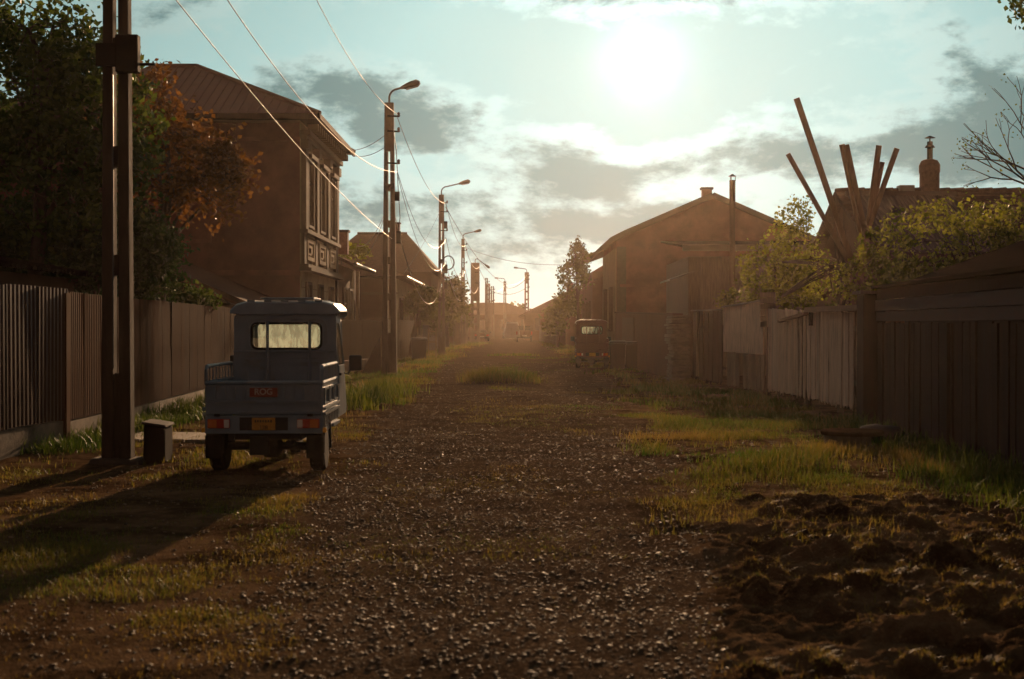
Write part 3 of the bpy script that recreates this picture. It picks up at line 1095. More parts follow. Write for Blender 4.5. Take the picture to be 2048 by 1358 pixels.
def low_house():
    """single-storey house between the town house and the concrete pole"""
    t = thing('low_house', (-8.5, 58.3, 0), 'single-storey house with overhanging eaves just beyond the ornate town house', 'house')
    B(-13.5, -6.75, 54.9, 61.4, 0, 4.05).build('wall', 'brown_wall', t)
    m = MB()
    roof_gable_x(m, -14.0, -6.05, 54.5, 62.0, 4.05, 5.75, -10.0)
    r = m.build('roof', 'roof_tile', t)
    MB().tube([(-6.0, 54.5, 4.02), (-6.0, 62.1, 4.02)], .07, 8).build('gutter', 'tin', r)
    B(-6.75, -6.70, 59.8, 60.2, .2, 3.95).build('pale_pilaster', 'pale_wall', t)
    window(t, -6.75, 56.6, 57.7, 1.3, 3.1, 1)
    window(t, -6.75, 58.5, 59.4, 1.3, 3.1, 1)
    chimney(t, -7.0, 58.6, .50, .5, 4.6, 5.5)
    B(-6.7, -6.58, 61.2, 61.4, .1, 4.0).build('corner_post', 'pale_wall', t)


low_house()


def mid_house():
    t = thing('street_house', (-8.0, 78, 0), 'low brown house with pale street wall behind the second concrete pole', 'house')
    B(-11.5, -5.72, 70, 89, 0, 4.0).build('wall', 'brown_wall', t)
    B(-5.72, -5.67, 70.003, 88.99, 0, 3.98).build('street_render', 'pale_wall', t)
    # hipped roof
    ex0, ex1, ey0, ey1, ze, zr = -12.0, -5.2, 69.4, 89.6, 4.1, 5.75
    h = (ex1 - ex0) / 2
    v = [(ex1, ey0, ze), (ex1, ey1, ze), (ex0, ey1, ze), (ex0, ey0, ze), (ex0 + h, ey0 + h, zr), (ex0 + h, ey1 - h, zr)]
    r = MB().add(v, [(3, 0, 4), (0, 1, 5, 4), (1, 2, 5), (2, 3, 4, 5), (3, 2, 1, 0)]).build('roof', 'roof_tile', t)
    MB().tube([(-5.15, 69.4, 4.06), (-5.15, 89.6, 4.06)], .07, 6).build('gutter', 'tin', r)
    for y in (72.2, 75.6, 79.5, 83.2, 86.6):
        window(t, -5.67, y - .55, y + .55, 1.2, 3.0, 1)
    window_front(t, 70, -9.2, -8.2, 1.3, 2.9)
    B(-7.9, -5.6, 69.78, 69.98, 3.2, 3.32).build('string_course', 'trim', t)


mid_house()


def hip_house():
    t = thing('hip_roofed_house', (-8.8, 100, 0), 'tall house with large brown hipped roof rising behind the concrete poles', 'house')
    B(-12.6, -5.3, 93, 105, 0, 5.3).build('wall', 'brown_wall', t)
    ex0, ex1, ey0, ey1, ze, zr = -13.2, -4.75, 92.4, 105.6, 5.2, 8.1
    v = [(ex1, ey0, ze), (ex1, ey1, ze), (ex0, ey1, ze), (ex0, ey0, ze), (-7.3, 99, zr), (-10.75, 99, zr)]
    r = MB().add(v, [(3, 0, 4, 5), (0, 1, 4), (1, 2, 5, 4), (2, 3, 5), (3, 2, 1, 0)]).build('roof', 'roof_tile', t)
    MB().tube([(-10.75, 99, zr + .03), (-7.3, 99, zr + .03)], .10, 7).build('ridge_cap', 'roof_tile', r)
    chimney(t, -8.1, 98.4, .7, .7, 7.6, 8.75)
    for y in (95.5, 98.9, 102.3):
        window(t, -5.3, y - .6, y + .6, 1.4, 3.3, 1)


hip_house()


def gable_house():
    """big gabled house on the right whose end wall faces us"""
    t = thing('gabled_house', (8.7, 64, 0), 'large gabled brown house on the right with its windowless end wall facing us', 'house')
    xl, xr_, xa, y0, y1 = 4.55, 13.2, 8.72, 62, 70.5
    ze, za = 5.15, 7.15
    m = MB()
    out = [(xl, 0), (xr_, 0), (xr_, 5.36), (xa, za + .15), (4.9, 5.65), (xl, 5.47)]
    k = len(out)
    m.add([(x, y0, z) for x, z in out] + [(x, y1, z) for x, z in out],
          [tuple(range(k)), tuple(range(2 * k - 1, k - 1, -1))] + [(a, (a + 1) % k, (a + 1) % k + k, a + k) for a in range(k)])
    m.build('wall', 'house_plaster', t)
    rf = MB()
    # slopes with a softer lower edge over the street
    yo = y0 - .28
    prof = [(3.95, 4.98), (4.35, 5.38), (4.9, 5.66), (xa, za + .16), (xr_ + .55, ze - .02)]
    for (a, b) in zip(prof[:-1], prof[1:]):
        rf.plate([(a[0], yo, a[1]), (b[0], yo, b[1]), (b[0], y1 + .2, b[1]), (a[0], y1 + .2, a[1])], .14)
    r = rf.build('roof', 'roof_dark', t)
    bb = MB()
    for (a, b) in zip(prof[:-1], prof[1:]):
        bb.bar((a[0], yo - .03, a[1] - .02), (b[0], yo - .03, b[1] - .02), .05, .2)
    bb.build('verge_board', 'roof_dark', r)
    chimney(t, 8.75, 64.0, .42, .42, 6.9, 7.78)
    B(xl - .05, xl, y0 + .003, y1, 0, 5.05).build('street_render', 'facade_plaster', t)
    B(xl + .02, xl + .42, y0 - .05, y0, .0, 5.1).build('quoin_strip', 'trim', t)
    for y in (64.2, 67.8):
        window(t, xl - .05, y - .55, y + .55, 1.5, 3.3, -1)
    m = MB().box(4.7, 12.6, y0 - .07, y0, 3.35, 3.47)
    m.build('string_course', 'house_plaster', t)


gable_house()


def right_outbuilding():
    """low outbuilding in the yard before the gabled house, with a tall stovepipe"""
    t = thing('outbuilding', (7.5, 49, 0), 'low boarded outbuilding with tall stovepipe in front of the gabled house', 'shed')
    B(5.75, 11.4, 46.4, 53, 0, 3.9).build('wall', 'wood_grey', t)
    m = MB()
    m.plate([(5.55, 45.9, 4.16), (11.7, 45.9, 4.16), (11.7, 53.2, 4.75), (5.55, 53.2, 4.75)], .07)
    r = m.build('roof', 'roof_dark', t)
    B(5.5, 11.75, 45.84, 45.9, 4.05, 4.25).build('eaves_board', 'tin', r)
    n = 16
    for i in range(n):
        x = 5.78 + i * .352
        B(x, x + .33, 46.365, 46.4, .15, 3.88 - random.uniform(0, .05)).build('plank', 'wood_grey', t)
    p = MB().tube([(7.06, 45.6, 1.9), (7.06, 45.6, 6.30)], .095, 12).build('stovepipe', 'brown_wall', t)
    m = MB()
    for a in range(3):
        x, y = 7.06 + .1 * math.cos(a * 2.1), 45.6 + .1 * math.sin(a * 2.1)
        m.tube([(x, y, 6.27), (x, y, 6.42)], .012, 5)
    m.lathe([(.135, 6.42), (.02, 6.50)], (7.06, 45.6, 0), 'z', 12)
    m.build('pipe_cowl', 'tin', p)
    # small porch roof, sun catching its edge
    q = MB().plate([(4.95, 44.6, 3.05), (5.75, 44.6, 3.32), (5.75, 47.5, 3.32), (4.95, 47.5, 3.05)], .05).build('porch_roof', 'tin', t)


right_outbuilding()


def far_right_houses():
    t = thing('eaves_house', (6, 90, 0), 'brown house with stepped eaves between the gabled house and the leafy tree', 'house')
    B(4.75, 12, 84, 97, 0, 4.9).build('wall', 'brown_wall', t)
    m = MB()
    m.plate([(4.15, 83.6, 5.62), (8.2, 83.6, 7.1), (8.2, 97.4, 7.1), (4.15, 97.4, 5.62)], .15)
    m.plate([(8.2, 83.6, 7.1), (12.4, 83.6, 5.2), (12.4, 97.4, 5.2), (8.2, 97.4, 7.1)], .15)
    r = m.build('roof', 'roof_tile', t)
    m = MB().plate([(4.75, 84.01, 4.88), (12, 84.01, 4.88), (8.2, 84.01, 6.98)], -.3)
    m.build('gable_wall', 'house_plaster', t)
    m = MB().plate([(4.2, 83.3, 4.1), (6.2, 83.3, 4.75), (6.2, 83.98, 4.75), (4.2, 83.98, 4.1)], .1)
    m.build('pent_roof', 'roof_tile', r)
    for y in (86.5, 90, 93.5):
        window(t, 4.75, y - .6, y + .6, 1.3, 3.1, -1)
    for x in (5.35, 6.0):
        B(x, x + .09, 83.92, 84, 1.4, 4.0).build('drainpipe', 'lamp_grey', t)

    t = thing('distant_low_house', (7, 130, 0), 'distant low house under the sparse tree on the right of the street', 'house')
    B(4.6, 13, 122, 138, 0, 3.6).build('wall', 'brown_wall', t)
    m = MB()
    roof_gable_x(m, 4.0, 13.6, 121.5, 138.5, 3.5, 5.9, 8.8)
    m.build('roof', 'roof_tile', t)
    chimney(t, 5.2, 128, .6, .6, 4.0, 5.55)
    for y in (125, 130, 135):
        window(t, 4.6, y - .6, y + .6, 1.2, 2.9, -1)

    t = thing('distant_roof_house', (4, 185, 0), 'distant house whose long dark roof slopes down to the street end', 'house')
    B(1.6, 14, 176, 196, 0, 3.4).build('wall', 'brown_wall', t)
    m = MB()
    roof_gable_x(m, .9, 15, 175.4, 196.6, 3.1, 6.6, 8)
    m.plate([(1.6, 176.0, 3.38), (14, 176.0, 3.38), (8, 176.0, 6.4)], -.3)
    m.build('roof', 'roof_tile', t)
    B(2.8, 3.5, 175.8, 176, 1.2, 2.8).build('window', 'window_dark', t)
    B(5.5, 6.3, 175.8, 176, 1.2, 2.8).build('window', 'window_dark', t)

    t = thing('end_house', (-4, 246, 0), 'hazy low house closing the far end of the street', 'house')
    B(-11, 4, 240, 252, 0, 3.9).build('wall', 'brown_wall', t)
    v = [(4.8, 239.2, 3.8), (4.8, 252.8, 3.8), (-11.8, 252.8, 3.8), (-11.8, 239.2, 3.8), (-1, 246, 5.9), (-6.5, 246, 5.9)]
    MB().add(v, [(3, 0, 4, 5), (0, 1, 4), (1, 2, 5, 4), (2, 3, 5), (3, 2, 1, 0)]).build('roof', 'roof_tile', t)
    for x in (-9, -5.5, -2, 1.5):
        B(x, x + 1.2, 239.85, 240, 1.2, 2.9).build('window', 'window_dark', t)

    t = thing('distant_gabled_house', (-8, 148, 0), 'distant gabled house beyond the trees on the left of the street', 'house')
    B(-12.5, -5.4, 138, 158, 0, 3.4).build('wall', 'brown_wall', t)
    m = MB()
    roof_gable_x(m, -13.0, -4.6, 137.4, 158.6, 3.3, 6.1, -8.6)
    m.build('roof', 'roof_tile', t)
    MB().plate([(-12.5, 138.01, 3.35), (-5.4, 138.01, 3.35), (-8.6, 138.01, 5.85)], -.3).build('gable_wall', 'pale_wall', t)
    B(-7.4, -6.4, 137.85, 138, 1.2, 2.8).build('window', 'window_dark', t)


far_right_houses()


def tile_roof_house():
    """house behind the right fence: tiled roof seen from below, chimney with stovepipe, sheet-metal patch"""
    t = thing('tiled_house', (12, 38, 0), 'dark tiled house on the right with chimney and corrugated sheet patch on its roof', 'house')
    x0, x1, yr, ye, zr, ze = 8.75, 19.5, 38.6, 33.4, 5.16, 2.75
    B(x0 + .25, x1, 34.0, 43, 0, 2.9).build('wall', 'brown_wall', t)
    m = MB()
    m.plate([(x0, ye, ze), (x1, ye, ze), (x1, yr, zr), (x0, yr, zr)], .12)
    m.plate([(x0, yr, zr), (x1, yr, zr), (x1, 43.8, ze), (x0, 43.8, ze)], .12)
    r = m.build('roof', 'roof_tile', t)
    MB().plate([(x0 + .25, 34.0, 2.88), (x0 + .25, 43, 2.88), (x0 + .25, yr, 5.0)], .2).build('gable_wall', 'brown_wall', t)
    # courses of tiles as ribs
    m = MB()
    for i in range(1, 15):
        f = i / 15
        m.bar((x0, ye + (yr - ye) * f, ze + (zr - ze) * f + .135), (x1, ye + (yr - ye) * f, ze + (zr - ze) * f + .135), .05, .03)
    o = m.build('tile_courses', 'roof_tile', r)
    o['kind'] = 'stuff'
    tile = MB().tube([(0, 0, 0), (.40, 0, .012)], [.105, .125], 8).mesh('ridge_tile', 'roof_tile')
    for i in range(28):
        q = link_mesh('ridge_tile', tile, r, (x0 + .02 + i * .385, yr, zr + .09))
        q.rotation_euler = (0, random.uniform(-.02, .02), random.uniform(-.02, .02))
    # corrugated sheet patch
    a, b = at(1768, 492, 34.6), at(1908, 402, 37.2)
    m = MB()
    nr = 26
    for i in range(nr):
        xx = a.x + (b.x - .3 - a.x + .55) * i / nr
        m.bar((xx, 34.4, 3.42), (xx, 38.2, 5.14), .06, .05)
    cp = m.build('sheet_corrugation', 'sheet_brown', r)
    cp['kind'] = 'stuff'
    wx = a.x + (b.x + .25 - a.x)
    MB().plate([(a.x - .05, 34.35, 3.36), (wx, 34.35, 3.36), (wx, 38.25, 5.12), (a.x - .05, 38.25, 5.12)], .04).build('sheet_patch', 'sheet_brown', r)
    B(a.x - .1, wx + .1, 38.12, 38.28, 5.10, 5.24).build('patch_flashing', 'sheet_brown', r)
    B(10.45, 10.85, 38.35, 38.7, 5.2, 5.42).build('skylight', 'tin', r)
    # chimney with rounded shoulders and a pipe
    ch = MB().lathe([(.27, 4.9), (.265, 5.75), (.285, 5.80), (.285, 5.98), (.22, 6.10), (.12, 6.14)], (11.32, 38.6, 0), 'z', 14).build('chimney', 'brick', t, smooth=False)
    p = MB().tube([(11.33, 38.6, 6.1), (11.33, 38.6, 6.62)], .075, 10).build('stovepipe', 'box_metal', ch)
    m = MB().lathe([(.14, 6.46), (.10, 6.52)], (11.33, 38.6, 0), 'z', 10)
    m.tube([(11.33, 38.6, 6.6), (11.33, 38.6, 6.72)], .02, 5)
    m.lathe([(.15, 6.72), (.02, 6.78)], (11.33, 38.6, 0), 'z', 10)
    m.build('pipe_cowl', 'box_metal', ch)


tile_roof_house()


def right_shed_roof():
    t = thing('dark_shed', (8.5, 20, 0), 'dark shed with black sloping roof above the wooden wall at the right edge', 'shed')
    B(6.9, 13, 16.5, 25, 0, 2.2).build('wall', 'wood_dark', t)
    MB().plate([(6.5, 15.8, 2.12), (9.4, 15.8, 3.15), (9.4, 25.4, 3.15), (6.5, 25.4, 2.12)], .09).build('roof', 'roof_dark', t)
    MB().plate([(9.4, 15.8, 3.15), (13.4, 15.8, 2.1), (13.4, 25.4, 2.1), (9.4, 25.4, 3.15)], .09).build('roof', 'roof_dark', t)
    MB().plate([(6.9, 16.52, 2.18), (13, 16.52, 2.18), (9.4, 16.52, 3.08)], -.1).build('gable_boards', 'wood_dark', t)


right_shed_roof()


# ------------------------------------------------------------------ fences
def sheet_mesh(name, length, z0, z1, material, pitch=.10, depth=.022, prof=((0, 0), (.30, 0), (.42, 1), (.82, 1), (.94, 0))):
    """one profiled steel sheet standing along +x"""
    pts = []
    n = int(round(length / pitch))
    for i in range(n):
        for (f, h) in prof:
            pts.append(((i + f) * pitch, h * depth))
    pts.append((length, 0))
    v = [(x, y, z0) for x, y in pts] + [(x, y, z1) for x, y in pts] + [(x, y + .003, z0) for x, y in pts] + [(x, y + .003, z1) for x, y in pts]
    k = len(pts)
    f = []
    for i in range(k - 1):
        f += [(i, i + 1, k + i + 1, k + i), (2 * k + i + 1, 2 * k + i, 3 * k + i, 3 * k + i + 1), (k + i, k + i + 1, 3 * k + i + 1, 3 * k + i)]
    me = bpy.data.meshes.new(name)
    me.from_pydata(v, [], f)
    me.materials.append(MATS[material])
    return me


def sheet_fence(label, pts, z0, z1, material, plinth, sheet_len=.9, pitch=.1, depth=.022, plinth_mat='plinth', face=-1, post_mat='lamp_grey', far=False):
    """profiled steel fence on a concrete plinth along a polyline (each sheet a part)"""
    p0 = pts[0]
    t = thing('sheet_fence', (p0[0], p0[1], 0), label, 'fence')
    pl = MB()
    me = sheet_mesh('sheet', sheet_len, z0, z1, material, pitch, depth)
    for (a, b) in zip(pts[:-1], pts[1:]):
        a, b = Vector((a[0], a[1], 0)), Vector((b[0], b[1], 0))
        d = (b - a)
        L = d.length
        d.normalize()
        nrm = Vector((-d.y, d.x, 0))          # points left of the run
        ang = math.atan2(d.y, d.x)
        if plinth:
            pl.bar(a + Vector((0, 0, z0 / 2 - .06)) + nrm * .10, b + Vector((0, 0, z0 / 2 - .06)) + nrm * .10, .22, z0 + .08)
        n = max(1, int(round(L / sheet_len)))
        sx = L / n / sheet_len
        for i in range(n):
            q = link_mesh('sheet', me, t, a + d * (i * L / n) + Vector((0, 0, random.uniform(-.008, .008))) - nrm * .024)
            q.rotation_euler = (random.uniform(-.006, .006), 0, ang + random.uniform(-.004, .004))
            q.scale.x = sx
        for zz in (z0 + .25, z1 - .25):
            MB().bar(a + nrm * .035 + Vector((0, 0, zz)), b + nrm * .035 + Vector((0, 0, zz)), .03, .04).build('rail', post_mat, t)
        k = max(1, int(L / 2.4))
        for i in range(k + 1):
            c = a + d * (L * i / k) + nrm * .09
            B(c.x - .03, c.x + .03, c.y - .03, c.y + .03, 0, z1 - .02).build('post', post_mat, t)
    if plinth:
        pl.build('plinth', plinth_mat, t)
    return t


sheet_fence('dark corrugated steel fence on concrete plinth at the left edge', [(-6.35, 12.2), (-5.97, 19.0)], .36, 2.10, 'fence_dark', True, .92, .118, .030)
sheet_fence('short brown corrugated fence panel behind the double concrete pole', [(-5.97, 19.0), (-6.12, 22.6)], .33, 2.06, 'fence_brown', True, .9, .1, .026)
sheet_fence('long brown corrugated fence running behind the blue trike', [(-6.2, 22.9), (-6.82, 35.0), (-6.62, 45.2)], .28, 2.06, 'fence_brown', True, .9, .1, .022)
sheet_fence('pale ribbed steel fence right of the blue trike cab', [(-6.25, 47.0), (-5.55, 52.5), (-4.95, 56.2)], .42, 1.86, 'fence_pale', True, .9, .09, .022)
sheet_fence('tan sheet fence behind the black wheelie bin', [(-5.6, 64.0), (-5.25, 76.5)], .12, 1.95, 'fence_pale', True, 1.0, .13, .025)
sheet_fence('grey sheet fence beyond the third concrete pole', [(-5.3, 84.0), (-5.0, 104.0)], .1, 1.75, 'tin', True, 1.2, .15, .025)
sheet_fence('pale sheet gate panel near the far parked car', [(-4.9, 121), (-3.9, 124)], .1, 2.0, 'fence_pale', False, 1.0, .15, .025)
sheet_fence('weathered sheet fence at the far right of the street beside the white van', [(3.9, 120.0), (3.4, 172.0)], .1, 1.9, 'wood_grey', False, 2.0, .2, .03)
B(-6.12, -5.92, 18.9, 19.06, 0, 2.04).build('fence_post', 'fence_brown')
setp(bpy.data.objects['fence_post'], 'square brown post where the two left corrugated fences meet', 'post')


def ladder_frame():
    t = thing('metal_gate', (-4.45, 76, 0), 'open pale metal gate frame with crossbars beside the wheelie bin', 'gate')
    x0, x1, y = -4.35, -3.95, 74.0
    for x in (x0, x1):
        B(x - .03, x + .03, y - .03, y + .03, 0, 1.55).build('upright', 'pale_wall', t)
    for z in (.35, .8, 1.35):
        B(x0 + .03, x1 - .03, y - .02, y + .02, z, z + .06).build('crossbar', 'pale_wall', t)


ladder_frame()


def plank_run(t, a, b, z0, z1a, z1b, material, w=.16, gap=.012, ragged=.0, tilt=.012, th=.022, side=1):
    """upright planks from a to b, each its own part"""
    a, b = Vector((a[0], a[1], 0)), Vector((b[0], b[1], 0))
    d = b - a
    L = d.length
    d.normalize()
    ang = math.atan2(d.y, d.x)
    n = max(1, int(L / (w + gap)))
    var = []
    hz = 1.0
    for k in range(6):
        m = MB()
        dz = random.uniform(0, ragged)
        bx = random.uniform(.2, .8)
        # pointed or broken lower end
        y0, y1 = -th / 2, th / 2
        prof = [(0, dz * random.uniform(.2, 1)), (w * bx, -dz * random.uniform(0, .6)), (w, dz * random.uniform(.2, 1)), (w, hz), (0, hz + random.uniform(-.01, .01))]
        m.add([(x, y0, z) for x, z in prof] + [(x, y1, z) for x, z in prof],
              [(0, 1, 2, 3, 4), (9, 8, 7, 6, 5), (0, 5, 6, 1), (1, 6, 7, 2), (2, 7, 8, 3), (3, 8, 9, 4), (4, 9, 5, 0)])
        var.append(m.mesh('plank', material))
    for i in range(n):
        f = i / n
        h = z1a + (z1b - z1a) * f - z0 + random.uniform(-.012, .012)
        if random.random() < .02 and ragged > 0:
            continue
        off = random.uniform(-.016, .016)
        p = a + d * (L * f) + Vector((-d.y, d.x, 0)) * off + Vector((0, 0, z0 + random.uniform(-.01, .01)))
        q = link_mesh('plank', random.choice(var), t, p)
        q.rotation_euler = (random.uniform(-tilt, tilt), random.uniform(-tilt, tilt) * .6, ang + random.uniform(-tilt, tilt))
        q.scale = (L / n / (w + gap), 1, h)


def right_fences():
    # near dark timber wall with lintel boards
    t = thing('timber_wall', (5.5, 18, 0), 'dark brown timber wall with horizontal boards on top at the right edge', 'wall')
    A, Bq = (5.30, 11.0), (5.82, 22.6)
    plank_run(t, A, Bq, .03, 1.62, 1.66, 'wood_dark', .20, .012, .05, .010, .028)
    for (z, h, o, mt) in ((1.735, .15, -.02, 'wood_band'), (1.905, .17, -.035, 'wood_band'), (2.085, .16, -.01, 'wood_dark')):
        MB().bar((A[0] + o, A[1], z), (Bq[0] + o, Bq[1], z + .02), .035, h).build('board', mt, t)
    MB().bar((A[0] + .05, A[1], 2.20), (Bq[0] + .05, Bq[1], 2.22), .34, .05).build('coping', 'roof_dark', t)
    for f in (.04, .34, .62):
        x, y = A[0] + (Bq[0] - A[0]) * f, A[1] + (Bq[1] - A[1]) * f
        B(x - .075, x - .03, y - .05, y + .05, .02, 1.64).build('batten', 'wood_dark', t)
    MB().bar((A[0] + .1, A[1], .5), (Bq[0] + .1, Bq[1], .5), .05, .1).build('rail', 'wood_dark', t)
    # gate post
    g = thing('gate_post', (5.80, 23.1, 0), 'thick reddish timber gate post between dark wall and whitewashed planks', 'post')
    B(5.62, 5.98, 22.75, 23.2, 0, 2.12).build('post', 'wood_dark', g, bevel=.02)
    B(5.56, 6.04, 22.70, 23.25, 2.12, 2.17).build('cap', 'wood_grey', g)
    # whitewashed planks
    t = thing('plank_fence', (5.95, 28, 0), 'whitewashed plank fence with ragged bottoms and a beam along its top', 'fence')
    plank_run(t, (6.00, 23.5), (5.86, 32.6), .17, 1.83, 2.02, 'wood_white', .165, .003, .12, .006)
    for z in (.6, 1.55):
        MB().bar((6.06, 23.5, z), (5.92, 32.6, z + .05), .05, .09).build('rail', 'wood_grey', t)
    for y in (23.6, 26.5, 29.5, 32.5):
        B(6.08, 6.18, y - .05, y + .05, 0, 1.9).build('post', 'wood_grey', t)
    m = MB().bar((5.93, 23.3, 1.915), (5.89, 28.2, 1.93), .20, .10)
    m.build('top_beam', 'beam_wood', t)
    MB().bar((5.86, 28.35, 1.86), (5.80, 30.8, 1.72), .10, .06).build('loose_board', 'beam_wood', t)
    B(5.84, 5.92, 27.9, 28.0, 1.62, 1.88).build('bracket', 'wood_dark', t)
    # shed corner of lapped grey boards above the planks
    t = thing('board_screen', (5.9, 32.9, 0), 'patch of grey horizontal lapped boards above the plank fence', 'fence')
    for i in range(6):
        MB().bar((5.76, 32.95 + .01 * i, 1.66 + i * .135), (6.06, 32.75, 1.66 + i * .135), .03, .125).build('board', 'wood_grey', t)
    MB().bar((5.95, 32.95, 0), (5.95, 32.95, 2.40), .08, .08).build('post', 'wood_dark', t)
    # flat pale sheet over dark pickets
    t = thing('patched_fence', (5.6, 35, 0), 'flat pale sheet panel with sunlit top edge over dark pickets', 'fence')
    MB().plate([(5.84, 33.1, .95), (5.50, 37.0, .95), (5.50, 37.0, 2.10), (5.84, 33.1, 2.20)], .03).build('sheet', 'wood_white', t)
    MB().bar((5.83, 33.1, 2.215), (5.48, 37.0, 2.115), .07, .04).build('top_rail', 'tin', t)
    plank_run(t, (5.86, 33.1), (5.52, 37.0), .10, .94, .94, 'wood_grey', .26, .06, .10, .02)
    # dark picket gate
    t = thing('picket_gate', (5.4, 39, 0), 'dark weathered picket gate with a light middle board', 'gate')
    plank_run(t, (5.50, 37.1), (5.22, 41.0), .12, 2.02, 2.04, 'wood_dark', .17, .03, .08, .015)
    MB().bar((5.24, 40.2, 0.2), (5.24, 40.2, 2.02), .04, .30, up=(0, 1, 0)).build('light_board', 'wood_grey', t)
    MB().bar((5.47, 37.1, 2.05), (5.19, 41.0, 2.07), .09, .035).build('top_rail', 'tin', t)
    for z in (.5, 1.6):
        MB().bar((5.58, 37.1, z), (5.30, 41.0, z), .04, .08).build('rail', 'wood_dark', t)
    # pillar of stacked rough stones
    t = thing('stone_pillar', (5.1, 42.6, 0), 'pillar of rough stacked stones in the right fence line', 'pillar')
    z = 0
    k = 0
    while z < 1.95:
        h = random.uniform(.075, .13)
        ox, oy = random.uniform(-.05, .05), random.uniform(-.05, .05)
        sx, sy = random.uniform(.24, .32), random.uniform(.8, 1.0)
        m = MB().hexa([(4.95 - sx + ox, 42.6 - sy + oy, z), (4.95 + sx + ox, 42.6 - sy - .05, z), (4.95 + sx + ox, 42.6 + sy, z), (4.95 - sx + ox + .04, 42.6 + sy, z)],
                      [(4.95 - sx + ox + .03, 42.6 - sy + .04 + oy, z + h - .02), (4.95 + sx + ox - .03, 42.6 - sy, z + h - .005), (4.95 + sx, 42.6 + sy - .04, z + h - .01), (4.95 - sx + ox + .05, 42.6 + sy - .03, z + h - .015)])
        m.build('stone', 'stone', t, bevel=.018)
        z += h
        k += 1
    # plastered wall
    t = thing('yard_wall', (4.7, 50, 0), 'plain plastered yard wall behind the dark refuse container', 'wall')
    MB().hexa([(4.98, 43.7, -.1), (5.2, 43.7, -.1), (4.72, 61.8, -.1), (4.5, 61.8, -.1)], [(4.98, 43.7, 1.95), (5.2, 43.7, 1.95), (4.72, 61.8, 2.2), (4.5, 61.8, 2.2)]).build('wall', 'brown_wall', t)
    MB().bar((5.09, 43.7, 1.985), (4.61, 61.7, 2.235), .32, .06).build('coping', 'roof_tile', t)
    MB().hexa([(4.66, 54.5, -.1), (4.70, 54.5, -.1), (4.58, 58.6, -.1), (4.54, 58.6, -.1)], [(4.66, 54.5, 1.95), (4.70, 54.5, 1.95), (4.58, 58.6, 2.0), (4.54, 58.6, 2.0)]).build('render_patch', 'trim', t)


right_fences()

# concrete path slabs beside the first pole
t_path = thing('footpath', (-5, 20.5, 0), 'short pale concrete path between fence and blue trike', 'path')
for i in range(5):
    x0 = -5.75 + i * .62
    MB().hexa([(x0, 19.6, -.04), (x0 + .6, 19.6, -.04), (x0 + .6, 21.0, -.04), (x0, 21.0, -.04)],
              [(x0, 19.6, .035), (x0 + .6, 19.62, .04), (x0 + .6, 21.0, .045 - .01 * (i % 2)), (x0, 21.0, .04)]).build('paving_slab', 'slab', t_path, bevel=.008)
t_path['kind'] = 'structure'

# ------------------------------------------------------------------ concrete poles and street lamps
def concrete_pole(x, y, label, H=9.0, wb=.40, wt=.25, depth=.19, base_solid=1.05, top_solid=7.4, n_tie=5, lamp=None, leg_f=.40, block=False, name='concrete_pole', fittings=True, group='concrete poles along the street', shaft_mat='concrete'):
    t = thing(name, (x, y, gz(x, y)), label, 'utility pole', group)
    z0 = gz(x, y) - .15

    def wd(z):
        return wb + (wt - wb) * max(0, z) / H

    def dp(z):
        return depth * (1 - .25 * max(0, z) / H)
    m = MB()

    def seg(fx0, fx1, za, zb, df=1.0):
        def q(z):
            w, d = wd(z), dp(z) * df
            return [(x + fx0 * w, y - d / 2, z), (x + fx1 * w, y - d / 2, z), (x + fx1 * w, y + d / 2, z), (x + fx0 * w, y + d / 2, z)]
        m.hexa(q(za), q(zb))
    seg(-.5, -.5 + leg_f, z0, top_solid)
    seg(.5 - leg_f, .5, z0, top_solid)
    seg(-.5, .5, top_solid, H)
    g = .5 - leg_f
    seg(-g, g, z0, base_solid, .45)
    step = (top_solid - base_solid) / (n_tie + 1)
    for i in range(1, n_tie + 1):
        zc = base_solid + step * i
        seg(-g, g, zc - .12, zc + .12, .96)
    m.build('shaft', shaft_mat, t, bevel=.012 if y < 60 else 0)
    if fittings:
        for zf in (H - .45, H - .95, H - 2.0):
            k = MB().bar((x - .05, y - .14, zf), (x + .34, y - .14, zf - .02), .05, .05)
            k.build('cable_hook', 'box_metal', t)
            MB().lathe([(.03, -.07), (.055, -.04), (.04, 0), (.055, .04), (.025, .09)], (x + .32, y - .14, zf + .03), 'z', 8).build('insulator', 'insulator', t)
    if lamp:
        side, reach, rise, r = lamp
        zt = H
        pts = [(x, y, zt - .5), (x, y, zt + .15)]
        for k in range(1, 6):
            a = k / 5 * math.pi / 2.6
            pts.append((x + side * .28 * (1 - math.cos(a)) * 1.0, y, zt + .15 + .30 * math.sin(a)))
        e = Vector((x + side * reach, y, zt + rise))
        pts.append(tuple(e))
        ar = MB().tube(pts, r, 8).build('lamp_arm', 'lamp_grey', t)
        d = (e - Vector(pts[-2])).normalized()
        c = [e - d * .05, e + d * .10, e + d * .30, e + d * .52, e + d * .62]
        rr = [r * 1.2, .085, .125, .13, .05]
        hd = MB().tube(c, rr, 10)
        hd.v = [(p[0], p[1], p[2] if True else 0) for p in hd.v]
        hd.build('lamp_head', 'lamp_grey', t, smooth=True)
        MB().bar(e + d * .14 + Vector((0, 0, -.10)), e + d * .55 + Vector((0, 0, -.09)), .16, .04).build('lamp_glass', 'lens_clear', t)
    if block:
        z = gz(x, y)
        MB().hexa([(x - .34, y - .28, z - .1), (x + .34, y - .28, z - .1), (x + .34, y + .28, z - .1), (x - .34, y + .28, z - .1)],
                  [(x - .27, y - .20, z + .07), (x + .28, y - .20, z + .05), (x + .27, y + .20, z + .06), (x - .28, y + .20, z + .07)]).build('footing', 'concrete_dark', t, bevel=.03)
    return t


